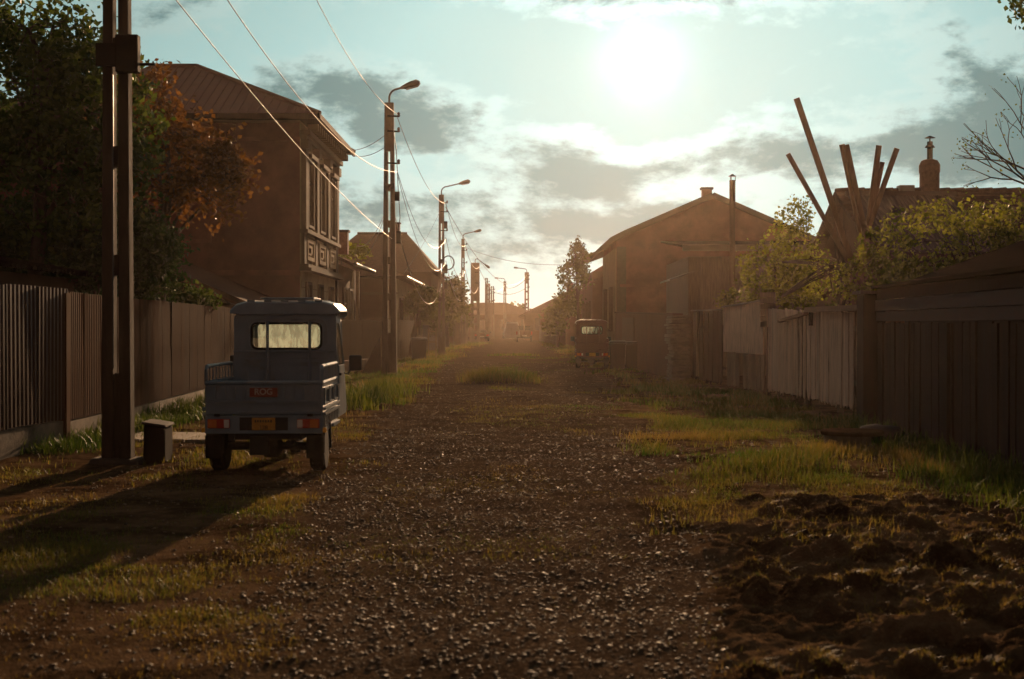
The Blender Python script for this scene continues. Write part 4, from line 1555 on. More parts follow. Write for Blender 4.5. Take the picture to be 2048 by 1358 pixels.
P1 = concrete_pole(-4.60, 16.6, 'near twin-legged concrete pole with dark meter box beside the blue trike', H=10.8, wb=.345, wt=.24, depth=.20, shaft_mat='concrete_brown', base_solid=1.05, top_solid=8.6, n_tie=5, leg_f=.40, block=True)
mb_ = B(-4.56, -4.30, 16.36, 16.497, 4.52, 4.95).build('meter_box', 'box_metal', P1, bevel=.01)
B(-4.80, -4.40, 16.42, 16.495, 4.60, 4.86).build('box_strap', 'box_metal', P1)
MB().tube([(-4.62, 16.47, 4.5), (-4.615, 16.46, 3.0), (-4.62, 16.47, 1.1)], .012, 6).build('conduit', 'cable_dark', P1)
MB().bar((-4.34, 16.45, 4.62), (-4.12, 16.45, 4.62), .03, .03).build('bracket', 'box_metal', P1)
P2 = concrete_pole(-4.05, 47.0, 'second concrete pole with short curved lamp arm beside the ornate house', H=9.0, wb=.50, wt=.30, depth=.25, base_solid=1.4, lamp=(1, .42, .50, .035), block=True, n_tie=4)
B(-3.86, -3.70, 46.78, 46.9, 5.75, 6.05).build('junction_box', 'box_metal', P2)
B(-3.80, -3.66, 46.76, 46.9, 4.35, 4.75).build('junction_box', 'box_metal', P2)
MB().tube([(-3.92, 46.83, 8.2), (-3.80, 46.80, 7.4), (-3.74, 46.80, 6.1), (-3.68, 46.8, 5.2), (-3.74, 46.8, 4.7)], .014, 6).build('loose_cable', 'cable_dark', P2)
P3 = concrete_pole(-3.94, 79.5, 'third concrete pole with long lamp arm and hanging cable coil', H=9.0, wb=.42, wt=.28, depth=.22, lamp=(1, 1.0, .62, .035), n_tie=5)
m_ = MB()
for k in range(3):
    ring = [(-3.55 + (.30 + .02 * k) * math.cos(a * math.pi / 9), 79.3 + .03 * k, 5.2 + (.36 + .02 * k) * math.sin(a * math.pi / 9)) for a in range(19)]
    m_.tube(ring, .016, 5, cap=False)
m_.build('cable_coil', 'cable_dark', P3)
for (zz, hh) in ((7.1, .4), (4.6, .5), (3.75, .35)):
    B(-3.78, -3.60, 79.25, 79.4, zz, zz + hh).build('junction_box', 'box_metal', P3)
concrete_pole(-4.10, 119.0, 'fourth concrete pole with long lamp arm', H=9.0, wb=.44, wt=.26, depth=.22, lamp=(1, .95, .60, .04), n_tie=6)
concrete_pole(-3.65, 141.0, 'broad slab-like concrete pole with slotted lower half', H=8.0, wb=.95, wt=.86, depth=.30, base_solid=.4, top_solid=4.2, n_tie=4, leg_f=.34, lamp=(1, .95, -.15, .04))
concrete_pole(-3.05, 170.0, 'plain far concrete pole just right of the broad slab pole', H=7.5, wb=.42, wt=.34, lamp=None)
concrete_pole(-3.20, 188.0, 'far concrete pole, first of the close pair at the street end', H=7.0, wb=.72, wt=.62, depth=.3, n_tie=2)
concrete_pole(-2.75, 200.0, 'far concrete pole, second of the close pair at the street end', H=7.4, wb=.62, wt=.44, depth=.3, n_tie=2)
concrete_pole(-1.15, 228.0, 'slender far pole with crossarm and lamp at the street end', H=9.0, wb=.55, wt=.40, depth=.3, lamp=(-1, 1.0, .5, .05), n_tie=2)
concrete_pole(1.95, 188.0, 'far concrete pole with lamp arm pointing left on the right side', H=8.9, wb=.72, wt=.55, depth=.3, lamp=(-1, 1.1, .55, .05), leg_f=.36)

# dark box and rubble at the first pole's foot
t_ = thing('utility_box', (-4.16, 16.9, gz(-4.2, 16.9)), 'dark concrete utility box standing at the foot of the near pole', 'utility box')
MB().hexa([(-4.34, 16.7, -.05), (-4.08, 16.7, -.05), (-4.08, 17.1, -.05), (-4.34, 17.1, -.05)], [(-4.33, 16.7, .44), (-4.08, 16.7, .40), (-4.08, 17.1, .41), (-4.33, 17.1, .45)]).build('body', 'box_metal', t_, bevel=.015)
MB().hexa([(-4.36, 16.67, .447), (-4.06, 16.67, .405), (-4.06, 17.13, .415), (-4.36, 17.13, .457)], [(-4.35, 16.68, .475), (-4.07, 16.68, .435), (-4.07, 17.12, .445), (-4.35, 17.12, .485)]).build('lid', 'concrete_dark', t_, bevel=.012)


# ------------------------------------------------------------------ cargo trikes
def rrect(x0, x1, z0, z1, r, n=5, y=0.0):
    pts = []
    for (cx, cz, a0) in ((x1 - r, z0 + r, -90), (x1 - r, z1 - r, 0), (x0 + r, z1 - r, 90), (x0 + r, z0 + r, 180)):
        for k in range(n):
            a = R(a0 + 90 * k / (n - 1))
            pts.append((cx + r * math.cos(a), y, cz + r * math.sin(a)))
    return pts


def wheel(t, x, y, r, w, label=None):
    m = MB().lathe([(r * .62, -w / 2), (r * .9, -w / 2), (r, -w * .32), (r, w * .32), (r * .9, w / 2), (r * .62, w / 2)], (x, y, r), 'x', 24)
    o = m.build('wheel', 'rubber', t, smooth=False)
    MB().lathe([(r * .60, -w * .42), (r * .5, -w * .2), (r * .5, w * .2), (r * .60, w * .42)], (x, y, r), 'x', 18).build('rim', 'rim_steel', o)
    tr = MB()
    for k in range(26):
        a = 2 * math.pi * k / 26
        c = Vector((x, y + math.cos(a) * r, r + math.sin(a) * r))
        tr.bar(c + Vector((-w * .34, 0, 0)), c + Vector((w * .34, 0, 0)), .022, .012, up=(0, math.cos(a), math.sin(a)))
    tr.build('tread', 'rubber', o)
    return o


def text_mesh(name, fnt, parent):
    """lettering as a plain mesh under its plate"""
    tmp = bpy.data.objects.new('tmp_text', fnt)
    C.objects.link(tmp)
    dg = bpy.context.evaluated_depsgraph_get()
    me = bpy.data.meshes.new_from_object(tmp.evaluated_get(dg), depsgraph=dg)
    me.name = name
    bpy.data.objects.remove(tmp)
    bpy.data.curves.remove(fnt)
    o = bpy.data.objects.new(name, me)
    C.objects.link(o)
    o.parent = parent
    return o


def cargo_trike(label, paint, badge=True):
    t = thing('cargo_trike', (0, 0, 0), label, 'cargo trike')
    W = .63
    # running gear
    m = MB()
    for x in (-.36, .36):
        m.box(x - .03, x + .03, .05, 2.45, .36, .44)
    for y in (.15, .75, 1.4, 2.0):
        m.box(-.33, .33, y - .025, y + .025, .365, .435)
    m.build('chassis', 'chassis', t)
    MB().tube([(-.5, .45, .27), (.5, .45, .27)], .045, 10).build('axle', 'chassis', t)
    MB().lathe([(.05, -.12), (.12, -.08), (.13, .0), (.12, .08), (.05, .12)], (.02, .45, .27), 'x', 14).build('differential', 'chassis', t)
    B(-.17, .03, .10, .24, .20, .40).build('battery_box', 'chassis', t, bevel=.01)
    MB().tube([(.25, .1, .33), (.25, 1.1, .33)], .035, 8).build('exhaust', 'chassis', t)
    wheel(t, -.545, .45, .275, .165)
    wheel(t, .545, .45, .275, .165)
    wheel(t, 0, 2.62, .255, .13)
    m = MB()
    for s in (-1, 1):
        m.tube([(s * .10, 2.62, .255), (s * .10, 2.52, .75)], .025, 8)
    m.build('fork', 'chassis', t)
    for s in (-1, 1):
        m = MB()
        pts = [(s * .545, .45 - .36 * math.cos(a), .27 + .35 * math.sin(a)) for a in [R(k) for k in (-8, 20, 50, 80, 110, 140, 165, 188)]]
        for a, b in zip(pts[:-1], pts[1:]):
            m.bar(a, b, .20, .012, up=(0, (a[1] + b[1]) / 2 - .45, (a[2] + b[2]) / 2 - .27))
        m.build('mudguard', 'chassis', t)
        B(s * .545 - .09, s * .545 + .09, .03, .038, .17, .42).build('mudflap', 'rubber', t)
    # cargo bed
    B(-W, W, .03, 1.62, .445, .495).build('bed_floor', paint, t)
    # rear lamp panel under the tailgate
    lp = B(-W, W, .0, .028, .44, .635).build('rear_panel', paint, t, bevel=.006)
    B(-.26, .26, -.004, -.001, .475, .615).build('plate_recess', 'chassis', lp)
    for s in (-1, 1):
        lg = B(min(s * .36, s * .60), max(s * .36, s * .60), -.035, -.002, .50, .60).build('tail_light', 'lens_red', t, bevel=.008)
        B(min(s * .50, s * .59), max(s * .50, s * .59), -.042, -.0355, .507, .593).build('indicator_lens', 'lens_orange', lg)
        B(min(s * .365, s * .42), max(s * .365, s * .42), -.042, -.0355, .507, .593).build('reversing_lens', 'lens_clear', lg)
        B(s * W - .02 + .02 * s, s * W + .02 + .02 * s, .01, .06, .45, .50).build('side_marker', 'amber', t, bevel=.006)
    np_ = B(-.125, .125, -.022, -.008, .478, .612).build('licence_plate', 'plate_yellow', t, bevel=.004)
    if badge:
        fnt = bpy.data.curves.new('plate_number', 'FONT')
        fnt.body = '128'
        fnt.size = .062
        fnt.align_x = 'CENTER'
        fnt.extrude = .001
        fnt.materials.append(MATS['ink'])
        fo = text_mesh('plate_number', fnt, np_)
        fo.location = (0.0, -.0245, .487)
        fo.rotation_euler = (R(90), 0, 0)
        m = MB()
        for k in range(7):
            xx = -.095 + k * .028
            m.box(xx, xx + .016, -.0235, -.022, .562 + .003 * (k % 2), .588)
        m.build('plate_town_line', 'ink', np_)
    # tailgate with pressed ribs
    tg = B(-W + .01, W - .01, .0, .024, .645, .965).build('tailgate', paint, t, bevel=.008)
    MB().tube([(-W, .012, .985), (W, .012, .985)], .026, 10).build('top_rail', paint, tg)
    m = MB()
    m.box(-W + .04, W - .04, -.030, -.001, .770, .800)
    m.box(-W + .04, W - .04, -.022, -.001, .655, .680)
    for k in range(11):
        x = -W + .10 + k * .106
        if badge and abs(x + .02) < .19:
            continue
        m.box(x - .016, x + .016, -.018, -.001, .815, .945)
    m.build('pressed_ribs', paint, tg)
    if badge:
        bd = B(-.15, .15, -.020, -.0125, .835, .935).build('badge', 'badge_red', tg, bevel=.004)
        fnt = bpy.data.curves.new('badge_lettering', 'FONT')
        fnt.body = 'ROG'
        fnt.size = .092
        fnt.align_x = 'CENTER'
        fnt.extrude = .0015
        fnt.offset = .0016
        fnt.materials.append(MATS['lettering'])
        fo = text_mesh('badge_lettering', fnt, bd)
        fo.location = (0.0, -.0225, .862)
        fo.rotation_euler = (R(90), 0, 0)
    for x in (-.5, .5):
        B(x - .03, x + .03, -.016, -.001, .625, .665).build('hinge', 'chassis', tg)
    # sides: pressed panel, rail and uprights
    for s in (-1, 1):
        xo = s * W
        sd = B(min(xo - s * .022, xo), max(xo - s * .022, xo), .03, 1.60, .50, .975).build('side_panel', paint, t, bevel=.006)
        m = MB()
        for k in range(3):
            y0 = .10 + k * .50
            for (a, b, c, d) in ((y0, y0 + .42, .905, .93), (y0, y0 + .42, .745, .765), (y0, y0 + .025, .765, .905), (y0 + .395, y0 + .42, .765, .905)):
                m.box(min(xo, xo + s * .02), max(xo, xo + s * .02), a, b, c, d)
        m.box(min(xo, xo + s * .035), max(xo, xo + s * .035), .04, 1.60, .69, .72)
        m.box(min(xo, xo + s * .035), max(xo, xo + s * .035), .04, 1.60, .635, .66)
        for k in range(9):
            y0 = .10 + k * .175
            m.box(min(xo, xo + s * .018), max(xo, xo + s * .018), y0, y0 + .04, .52, .63)
        m.box(min(xo, xo + s * .03), max(xo, xo + s * .03), .9, 1.60, .455, .49)
        m.build('pressed_ribs', paint, sd)
        m = MB().tube([(xo - s * .012, .02, .985), (xo - s * .012, 1.60, .985)], .022, 8)
        m.build('side_rail', paint, sd)
        m = MB().tube([(xo - s * .012, .015, .98), (xo - s * .012, .015, 1.13), (xo - s * .012, .05, 1.165), (xo - s * .012, 1.55, 1.165)], .020, 8)
        m.build('upper_rail', paint, sd)
        for k in range(1, 9):
            y = .02 + k * .19
            MB().tube([(xo - s * .012, y, .98), (xo - s * .012, y, 1.165)], .011, 6).build('rail_bar', paint, sd)
    # front board of the bed and two uprights before the cab window
    m = MB()
    for x in (-.20, .30):
        m.tube([(x, 1.60, .5), (x, 1.60, 1.66)], .018, 8)
    m.tube([(-.6, 1.60, 1.30), (.6, 1.60, 1.30)], .012, 6)
    m.build('headboard_bars', paint, t)
    # cab
    yb, yf = 1.68, 2.95
    cab = MB()
    cw = .61
    outer = []
    inner = rrect(-.40, .43, 1.33, 1.635, .07, 5, yb)
    n = len(inner)
    # outer outline sampled to match the window loop
    oc = rrect(-cw, cw, .48, 1.78, .10, 5, yb)
    cab.ring(oc, inner, (0, .03, 0))
    cb = cab.build('cab_rear', paint, t)
    cab = MB()
    # front
    oc2 = rrect(-cw + .04, cw - .04, .52, 1.76, .14, 5, yf)
    in2 = rrect(-.50, .50, 1.12, 1.66, .09, 5, yf)
    oc2 = [(p[0], p[1] - max(0, (p[2] - 1.0)) * .28, p[2]) for p in oc2]
    in2 = [(p[0], p[1] - max(0, (p[2] - 1.0)) * .28, p[2]) for p in in2]
    cab.ring(oc2, in2, (0, -.03, 0))
    cab.build('cab_front', paint, t)
    # pressed swage round the rear window and across the panel
    m = MB().ring([(p[0] * 1.0, yb - .012, p[2]) for p in rrect(-.47, .50, 1.275, 1.69, .10, 5)], [(p[0], yb - .012, p[2]) for p in rrect(-.425, .455, 1.31, 1.655, .085, 5)], (0, .011, 0))
    m.box(-.52, .52, yb - .014, yb - .001, 1.205, 1.225)
    m.box(-.30, .40, yb - .012, yb - .001, 1.12, 1.17)
    for k in range(6):
        m.box(-.5 + k * .19, -.44 + k * .19, yb - .012, yb - .001, .60, 1.06)
    m.build('pressed_ribs', paint, cb)
    # sides of the cab with door window
    for s in (-1, 1):
        xo = s * cw
        def yz(pts):
            return [(xo - s * .0 - s * max(0, p[2] - 1.1) * .10, p[1], p[2]) for p in pts]
        o_ = [(p[1], p[0], p[2]) for p in rrect(yb + .02, yf - .02, .50, 1.77, .10, 5, 0)]
        o_ = yz([(0, p[1], p[2]) for p in o_])
        o_ = [(p[0], p[1] - (max(0, (p[2] - 1.0)) * .26 if p[1] > 2.3 else 0), p[2]) for p in o_]
        i_ = [(p[1], p[0], p[2]) for p in rrect(yb + .22, yf - .20, 1.12, 1.64, .08, 5, 0)]
        i_ = yz([(0, p[1], p[2]) for p in i_])
        i_ = [(p[0], p[1] - (max(0, (p[2] - 1.0)) * .26 if p[1] > 2.3 else 0), p[2]) for p in i_]
        d_ = MB().ring(o_, i_, (-s * .025, 0, 0)).build('door', paint, t)
        g_ = MB()
        g_.add([(p[0] - s * .012, p[1], p[2]) for p in i_], [tuple(range(len(i_)))])
        g_.build('door_glass', 'glass_clean', d_)
        MB().tube([(xo + s * .012, yb + .06, .55), (xo + s * .012, yb + .06, 1.12), (xo - s * .035, yb + .07, 1.60), (xo - s * .07, yb + .12, 1.70)], .016, 7).build('grab_rail', paint, d_)
        B(min(xo, xo + s * .03), max(xo, xo + s * .03), yb + .28, yb + .40, 1.0, 1.03).build('handle', 'plastic_black', d_)
    g = MB().add([(p[0], yb + .012, p[2]) for p in inner], [tuple(range(n))])
    g.build('rear_window', 'glass_clean', t)
    MB().ring([(p[0], yb - .006, p[2]) for p in rrect(-.412, .442, 1.318, 1.647, .078, 5)], [(p[0], yb - .006, p[2]) for p in rrect(-.385, .415, 1.345, 1.62, .06, 5)], (0, .03, 0)).build('window_seal', 'rubber', t)
    g = MB().add([(p[0], p[1] - .012, p[2]) for p in in2], [tuple(range(n))])
    g.build('windscreen', 'glass_dusty', t)
    # roof: rounded cap with overhanging lip and stiffening ribs
    m = MB()
    prof = [(-.66, 1.765), (-.645, 1.80), (-.58, 1.865), (-.47, 1.895), (.47, 1.895), (.58, 1.865), (.645, 1.80), (.66, 1.765), (.55, 1.75), (-.55, 1.75)]
    ysec = [(1.62, .985, -.015), (1.66, 1.0, 0), (2.55, 1.0, .012), (2.80, .97, -.02), (2.90, .92, -.06)]
    k = len(prof)
    vs_, fs_ = [], []
    for (yy, sx, dz) in ysec:
        vs_ += [(px_ * sx, yy, pz + dz) for px_, pz in prof]
    for i in range(len(ysec) - 1):
        for j in range(k):
            a, b = i * k + j, i * k + (j + 1) % k
            fs_.append((a, b, b + k, a + k))
    fs_ += [tuple(range(k))[::-1], tuple((len(ysec) - 1) * k + j for j in range(k))]
    m.add(vs_, fs_)
    rf = m.build('roof', paint, t, bevel=.012)
    m = MB()
    for x in (-.40, -.20, 0, .20, .40):
        m.bar((x, 1.63, 1.90), (x, 2.6, 1.912), .09, .022)
    m.build('roof_ribs', paint, rf)
    rk = B(-.30, .34, 1.70, 2.45, 1.925, 1.945).build('roof_hatch', paint, rf, bevel=.005)
    # nose, lamps, seat, dash
    m = MB().hexa([(-.55, yf - .02, .50), (.55, yf - .02, .50), (.42, 3.12, .52), (-.42, 3.12, .52)], [(-.56, yf - .02, 1.06), (.56, yf - .02, 1.06), (.44, 3.10, .98), (-.44, 3.10, .98)])
    m.build('nose', paint, t, bevel=.03)
    for s in (-1, 1):
        MB().lathe([(.03, -.02), (.085, -.02), (.085, .02), (.05, .03)], (0, 0, 0), 'x', 14)
        B(s * .34 - .08, s * .34 + .08, 3.115, 3.14, .74, .88).build('headlight', 'lens_clear', t, bevel=.02)
    B(-.45, .45, 1.95, 2.25, .55, .86).build('seat', 'seat_dark', t, bevel=.03)
    B(-.45, .45, 1.90, 1.99, .86, 1.22).build('seat_back', 'seat_dark', t, bevel=.03)
    B(-.52, .52, 2.72, 2.84, .9, 1.10).build('dashboard', 'seat_dark', t, bevel=.02)
    MB().tube([(-.34, 2.45, 1.08), (.34, 2.45, 1.08)], .016, 8).build('handlebar', 'chassis', t)
    # mirrors on stalks
    for s in (-1, 1):
        q = MB().tube([(s * .58, 2.62, 1.02), (s * .66, 2.66, 1.0), (s * .70, 2.66, 1.10)], .013, 7).build('mirror_arm', 'plastic_black', t)
        MB().lathe([(.02, 0), (.02, .001)], (0, 0, 0), 'x', 4)
        B(s * .75 - .08, s * .75 + .08, 2.63, 2.67, 1.04, 1.235).build('mirror', 'plastic_black', q, bevel=.03)
    return t


trike = cargo_trike('blue three-wheeled cargo trike parked beside the near concrete pole, seen from behind', 'trike_blue')
trike.location = (-2.675, 15.32, gz(-2.7, 16.0) - .015)
trike.rotation_euler = (0, 0, R(1.2))
trike2 = cargo_trike('dark red cargo trike parked in the shade before the right yard wall', 'trike_red', badge=False)
trike2.location = (3.12, 55.2, gz(3.1, 56) - .01)
trike2.rotation_euler = (0, 0, R(-2))


# ------------------------------------------------------------------ bins, car, van
def wheelie_bin(x, y, w, d, h, label, rz=0):
    t = thing('wheelie_bin', (0, 0, 0), label, 'bin')
    m = MB().hexa([(-w * .40, -d * .40, .05), (w * .40, -d * .40, .05), (w * .40, d * .38, .05), (-w * .40, d * .38, .05)],
                  [(-w * .5, -d * .5, h * .9), (w * .5, -d * .5, h * .9), (w * .5, d * .5, h * .9), (-w * .5, d * .5, h * .9)])
    m.build('body', 'plastic_black', t, bevel=.02)
    m = MB().hexa([(-w * .54, -d * .54, h * .9 - .02), (w * .54, -d * .54, h * .9 - .02), (w * .54, d * .54, h * .9 - .02), (-w * .54, d * .54, h * .9 - .02)],
                  [(-w * .54, -d * .54, h * .9 + .03), (w * .54, -d * .54, h * .9 + .03), (w * .54, d * .54, h * .9 + .03), (-w * .54, d * .54, h * .9 + .03)])
    m.build('rim', 'plastic_black', t, bevel=.01)
    m = MB().hexa([(-w * .52, -d * .52, h * .9 + .032), (w * .52, -d * .52, h * .9 + .032), (w * .52, d * .52, h * .9 + .032), (-w * .52, d * .52, h * .9 + .032)],
                  [(-w * .46, -d * .44, h), (w * .46, -d * .44, h), (w * .48, d * .5, h + .02), (-w * .48, d * .5, h + .02)])
    m.build('lid', 'plastic_black', t, bevel=.015)
    MB().tube([(-w * .42, d * .60, h * .92), (w * .42, d * .60, h * .92)], .022, 8).build('handle', 'plastic_black', t)
    for s in (-1, 1):
        MB().lathe([(.03, -.025), (.10, -.025), (.10, .025), (.03, .025)], (s * w * .43, d * .36, .10), 'x', 14).build('wheel', 'rubber', t)
    t.location = (x, y, gz(x, y))
    t.rotation_euler = (0, 0, rz)
    return t


wheelie_bin(-4.58, 70.0, .78, .75, 1.08, 'black wheelie bin standing on the left verge under the leaning tree', .1)
wheelie_bin(3.97, 53.4, .62, .7, 1.08, 'dark refuse bin beside the red trike, left of the pair', -.1)
wheelie_bin(4.50, 53.8, .60, .7, 1.05, 'dark refuse bin against the yard wall, right of the pair', .15)


def prism_car(t, prof, w, y0, material, name='body'):
    """closed side profile [(y,z)] swept across width with tumblehome"""
    k = len(prof)
    vs_, fs_ = [], []
    secs = [(-w / 2, .0), (-w / 2 + .10, .06), (w / 2 - .10, .06), (w / 2, .0)]
    for (x, up) in secs:
        for (y, z) in prof:
            tum = max(0, z - .9) * .22 * (1 if x > 0 else -1)
            vs_.append((x - tum * (1 if abs(x) > w / 2 - .05 else 1.0), y0 + y, z + (up if z > 1.2 else 0)))
    for i in range(len(secs) - 1):
        for j in range(k):
            a, b = i * k + j, i * k + (j + 1) % k
            fs_.append((a, b, b + k, a + k))
    fs_ += [tuple(range(k))[::-1], tuple((len(secs) - 1) * k + j for j in range(k))]
    return MB().add(vs_, fs_).build(name, material, t, bevel=.05)


def far_car():
    t = thing('parked_car', (-3.2, 163, 0), 'dark parked car far down on the left of the street', 'car')
    x = -3.45
    y0 = 163
    prof = [(0, .35), (0, .75), (.25, .92), (.55, 1.42), (1.7, 1.48), (2.6, 1.0), (3.9, .85), (4.1, .4)]
    k = prism_car(t, prof, 1.7, y0, 'car_dark')
    for v in k.data.vertices:
        v.co.x += x + 3.2
    MB().plate([(x - .58, y0 + .36, 1.02), (x + .58, y0 + .36, 1.02), (x + .50, y0 + .52, 1.36), (x - .50, y0 + .52, 1.36)], -.12).build('rear_window', 'window_dark', t)
    for s in (-1, 1):
        B(x + s * .66 - .14, x + s * .66 + .14, y0 - .03, y0 + .05, .62, .78).build('tail_light', 'lens_red', t)
        B(x + s * .95 - .09, x + s * .95 + .09, y0 + 2.2, y0 + 2.3, .95, 1.10).build('mirror', 'car_dark', t)
        for yy in (.8, 3.3):
            MB().lathe([(.2, -.09), (.30, -.09), (.30, .09), (.2, .09)], (x + s * .72, y0 + yy, .30), 'x', 16).build('wheel', 'rubber', t)
    B(x - .26, x + .26, y0 - .02, y0 + .02, .5, .61).build('licence_plate', 'lettering', t)
    B(x - .8, x + .8, y0 - .06, y0 + .1, .34, .48).build('bumper', 'car_dark', t)


def far_van():
    t = thing('parked_van', (1.35, 158, 0), 'pale boxy van far down the street with sunlit roof edge', 'van')
    x, y0 = 1.36, 158
    prof = [(0, .4), (0, 2.0), (.1, 2.12), (3.3, 2.1), (4.0, 1.25), (4.6, 1.1), (4.7, .45)]
    k = prism_car(t, prof, 1.85, y0, 'van_white')
    for v in k.data.vertices:
        v.co.x += 0
    k.location.x = x - 1.35
    for s in (-1, 1):
        B(x + s * .38 - .30, x + s * .38 + .30, y0 - .02, y0 + .0, 1.25, 1.78).build('rear_window', 'window_dark', t)
        B(x + s * .82 - .06, x + s * .82 + .06, y0 - .03, y0 + .0, .8, 1.15).build('tail_light', 'lens_red', t)
        for yy in (.9, 3.8):
            MB().lathe([(.2, -.09), (.32, -.09), (.32, .09), (.2, .09)], (x + s * .78, y0 + yy, .32), 'x', 16).build('wheel', 'rubber', t)
    B(x - .85, x + .85, y0 - .08, y0 + .05, .38, .52).build('bumper', 'plastic_black', t)
    B(x - .26, x + .26, y0 - .03, y0 - .005, .62, .74).build('licence_plate', 'lettering', t)


far_car()
far_van()

# well cover in the right verge
t_ = thing('well_cover', (4.40, 18.3, gz(4.4, 18.3)), 'low round concrete well ring with an overhanging lid on the right verge', 'well cover')
MB().lathe([(.30, -.1), (.30, .17)], (4.32, 18.3, gz(4.4, 18.3)), 'z', 22).build('ring', 'concrete_dark', t_)
MB().lathe([(.39, .172), (.40, .19), (.40, .215), (.38, .23), (.10, .235)], (4.38, 18.3, gz(4.4, 18.3)), 'z', 26).build('lid', 'shaded_lid', t_)  # lid colour darkened to an earth tone in place of cast shade
t_ = thing('sack', (5.05, 19.6, gz(5, 19.6)), 'crumpled dark sack lying behind the well cover', 'sack')
m_ = MB().lathe([(.05, .0), (.30, .02), (.34, .10), (.25, .20), (.10, .26)], (5.05, 19.6, gz(5, 19.6) - .02), 'z', 14)
m_.v = [(p[0] + .04 * math.sin(9 * p[1] + 5 * p[2]), p[1] * 1.0 + .05 * math.sin(7 * p[0]), p[2] + .03 * math.sin(11 * p[0] + 7 * p[1])) for p in m_.v]
m_.build('body', 'wood_band', t_, smooth=True)


# ------------------------------------------------------------------ trees and shrubs
def leaves_mesh(pts, size, material, elong=1.5, up=0.3):
    """one folded leaf (two triangles) per point"""
    n = len(pts)
    a = RNG.normal(0, 1, (n, 3))
    a[:, 2] += up
    a /= np.linalg.norm(a, axis=1)[:, None]
    b = np.cross(a, RNG.normal(0, 1, (n, 3)))
    b /= np.linalg.norm(b, axis=1)[:, None] + 1e-9
    c = np.cross(a, b)
    s = size * RNG.uniform(.6, 1.3, n)[:, None]
    p0 = pts - b * s * elong * .5
    p2 = pts + b * s * elong * .5
    p1 = pts + c * s * .5 + a * s * .15
    p3 = pts - c * s * .5 + a * s * .15
    v = np.stack([p0, p1, p2, p3], 1).reshape(-1, 3)
    k = (np.arange(n) * 4)[:, None]
    f = np.concatenate([k + np.array([[0, 1, 2]]), k + np.array([[0, 2, 3]])], 0)
    return v, f


def crown_points(lobes, n_cl, per, sig, shell=.35):
    """leaf positions: clusters spread through ellipsoid lobes (cx,cy,cz,rx,ry,rz,weight)"""
    wts = np.array([l[6] for l in lobes], float)
    wts /= wts.sum()
    idx = RNG.choice(len(lobes), n_cl, p=wts)
    L = np.array([l[:6] for l in lobes])[idx]
    d = RNG.normal(0, 1, (n_cl, 3))
    d /= np.linalg.norm(d, axis=1)[:, None]
    r = RNG.uniform(shell, 1, n_cl) ** .6
    cl = L[:, :3] + d * L[:, 3:6] * r[:, None]
    k = np.maximum(2, (per * RNG.uniform(.4, 1.5, n_cl)).astype(int))
    p = np.repeat(cl, k, 0)
    sg = np.repeat(sig * RNG.uniform(.6, 1.3, n_cl), k)
    p = p + RNG.normal(0, 1, p.shape) * sg[:, None]
    tint = np.repeat(RNG.uniform(0, .7, n_cl), k) + RNG.uniform(0, .35, len(p))
    return cl, p, tint


def tree(name, label, base, trunk, r0, lobes, n_cl, per, sig, size, material, limbs=14, cat='tree', group=None, bark='bark', shell=.35, twig=True, twig_n=160, elong=1.5):
    t = thing(name, base, label, cat, group)
    base = Vector(base)
    pts = [base + Vector((0, 0, -.1))] + [Vector(p) for p in trunk]
    rad = [r0 * (1 - .55 * i / (len(pts) - 1)) for i in range(len(pts))]
    rad[0] *= 1.25
    m = MB().tube(pts, rad, 9)
    cl, p, tint = crown_points(lobes, n_cl, per, sig, shell)
    tips = []
    for i in range(limbs):
        l = lobes[i % len(lobes)]
        a = pts[random.randrange(max(1, len(pts) // 2), len(pts))]
        e = Vector(cl[random.randrange(len(cl))])
        mid = (a + e) / 2 + Vector((random.uniform(-.2, .2), random.uniform(-.2, .2), random.uniform(.0, .35)))
        rr = r0 * random.uniform(.22, .38)
        m.tube([a, mid, e], [rr, rr * .6, rr * .15], 6)
        tips += [mid, (mid + e) / 2, e]
    m.build('trunk', bark, t, smooth=True)
    if twig:
        tw = MB()
        tarr = np.array([tuple(q) for q in tips + pts[-1:]])
        sel = RNG.permutation(len(cl))[:twig_n]
        for i in sel:
            c = cl[i]
            j = int(np.argmin(((tarr - c) ** 2).sum(1)))
            s = Vector(tarr[j])
            e = Vector(c)
            mid = (s + e) / 2 + Vector((random.uniform(-.08, .08), random.uniform(-.08, .08), random.uniform(-.02, .12)))
            tw.tube([s, mid, e], [r0 * .09, r0 * .06, r0 * .02], 4, cap=False)
        tw.build('twigs', bark, t)['kind'] = 'stuff'
    v, f = leaves_mesh(p, size, material, elong)
    me = np_mesh('crown', v - np.array(base), f, material, 3, tint=np.repeat(np.clip(tint, 0, 1), 4))
    link_mesh('crown', me, t)
    return t


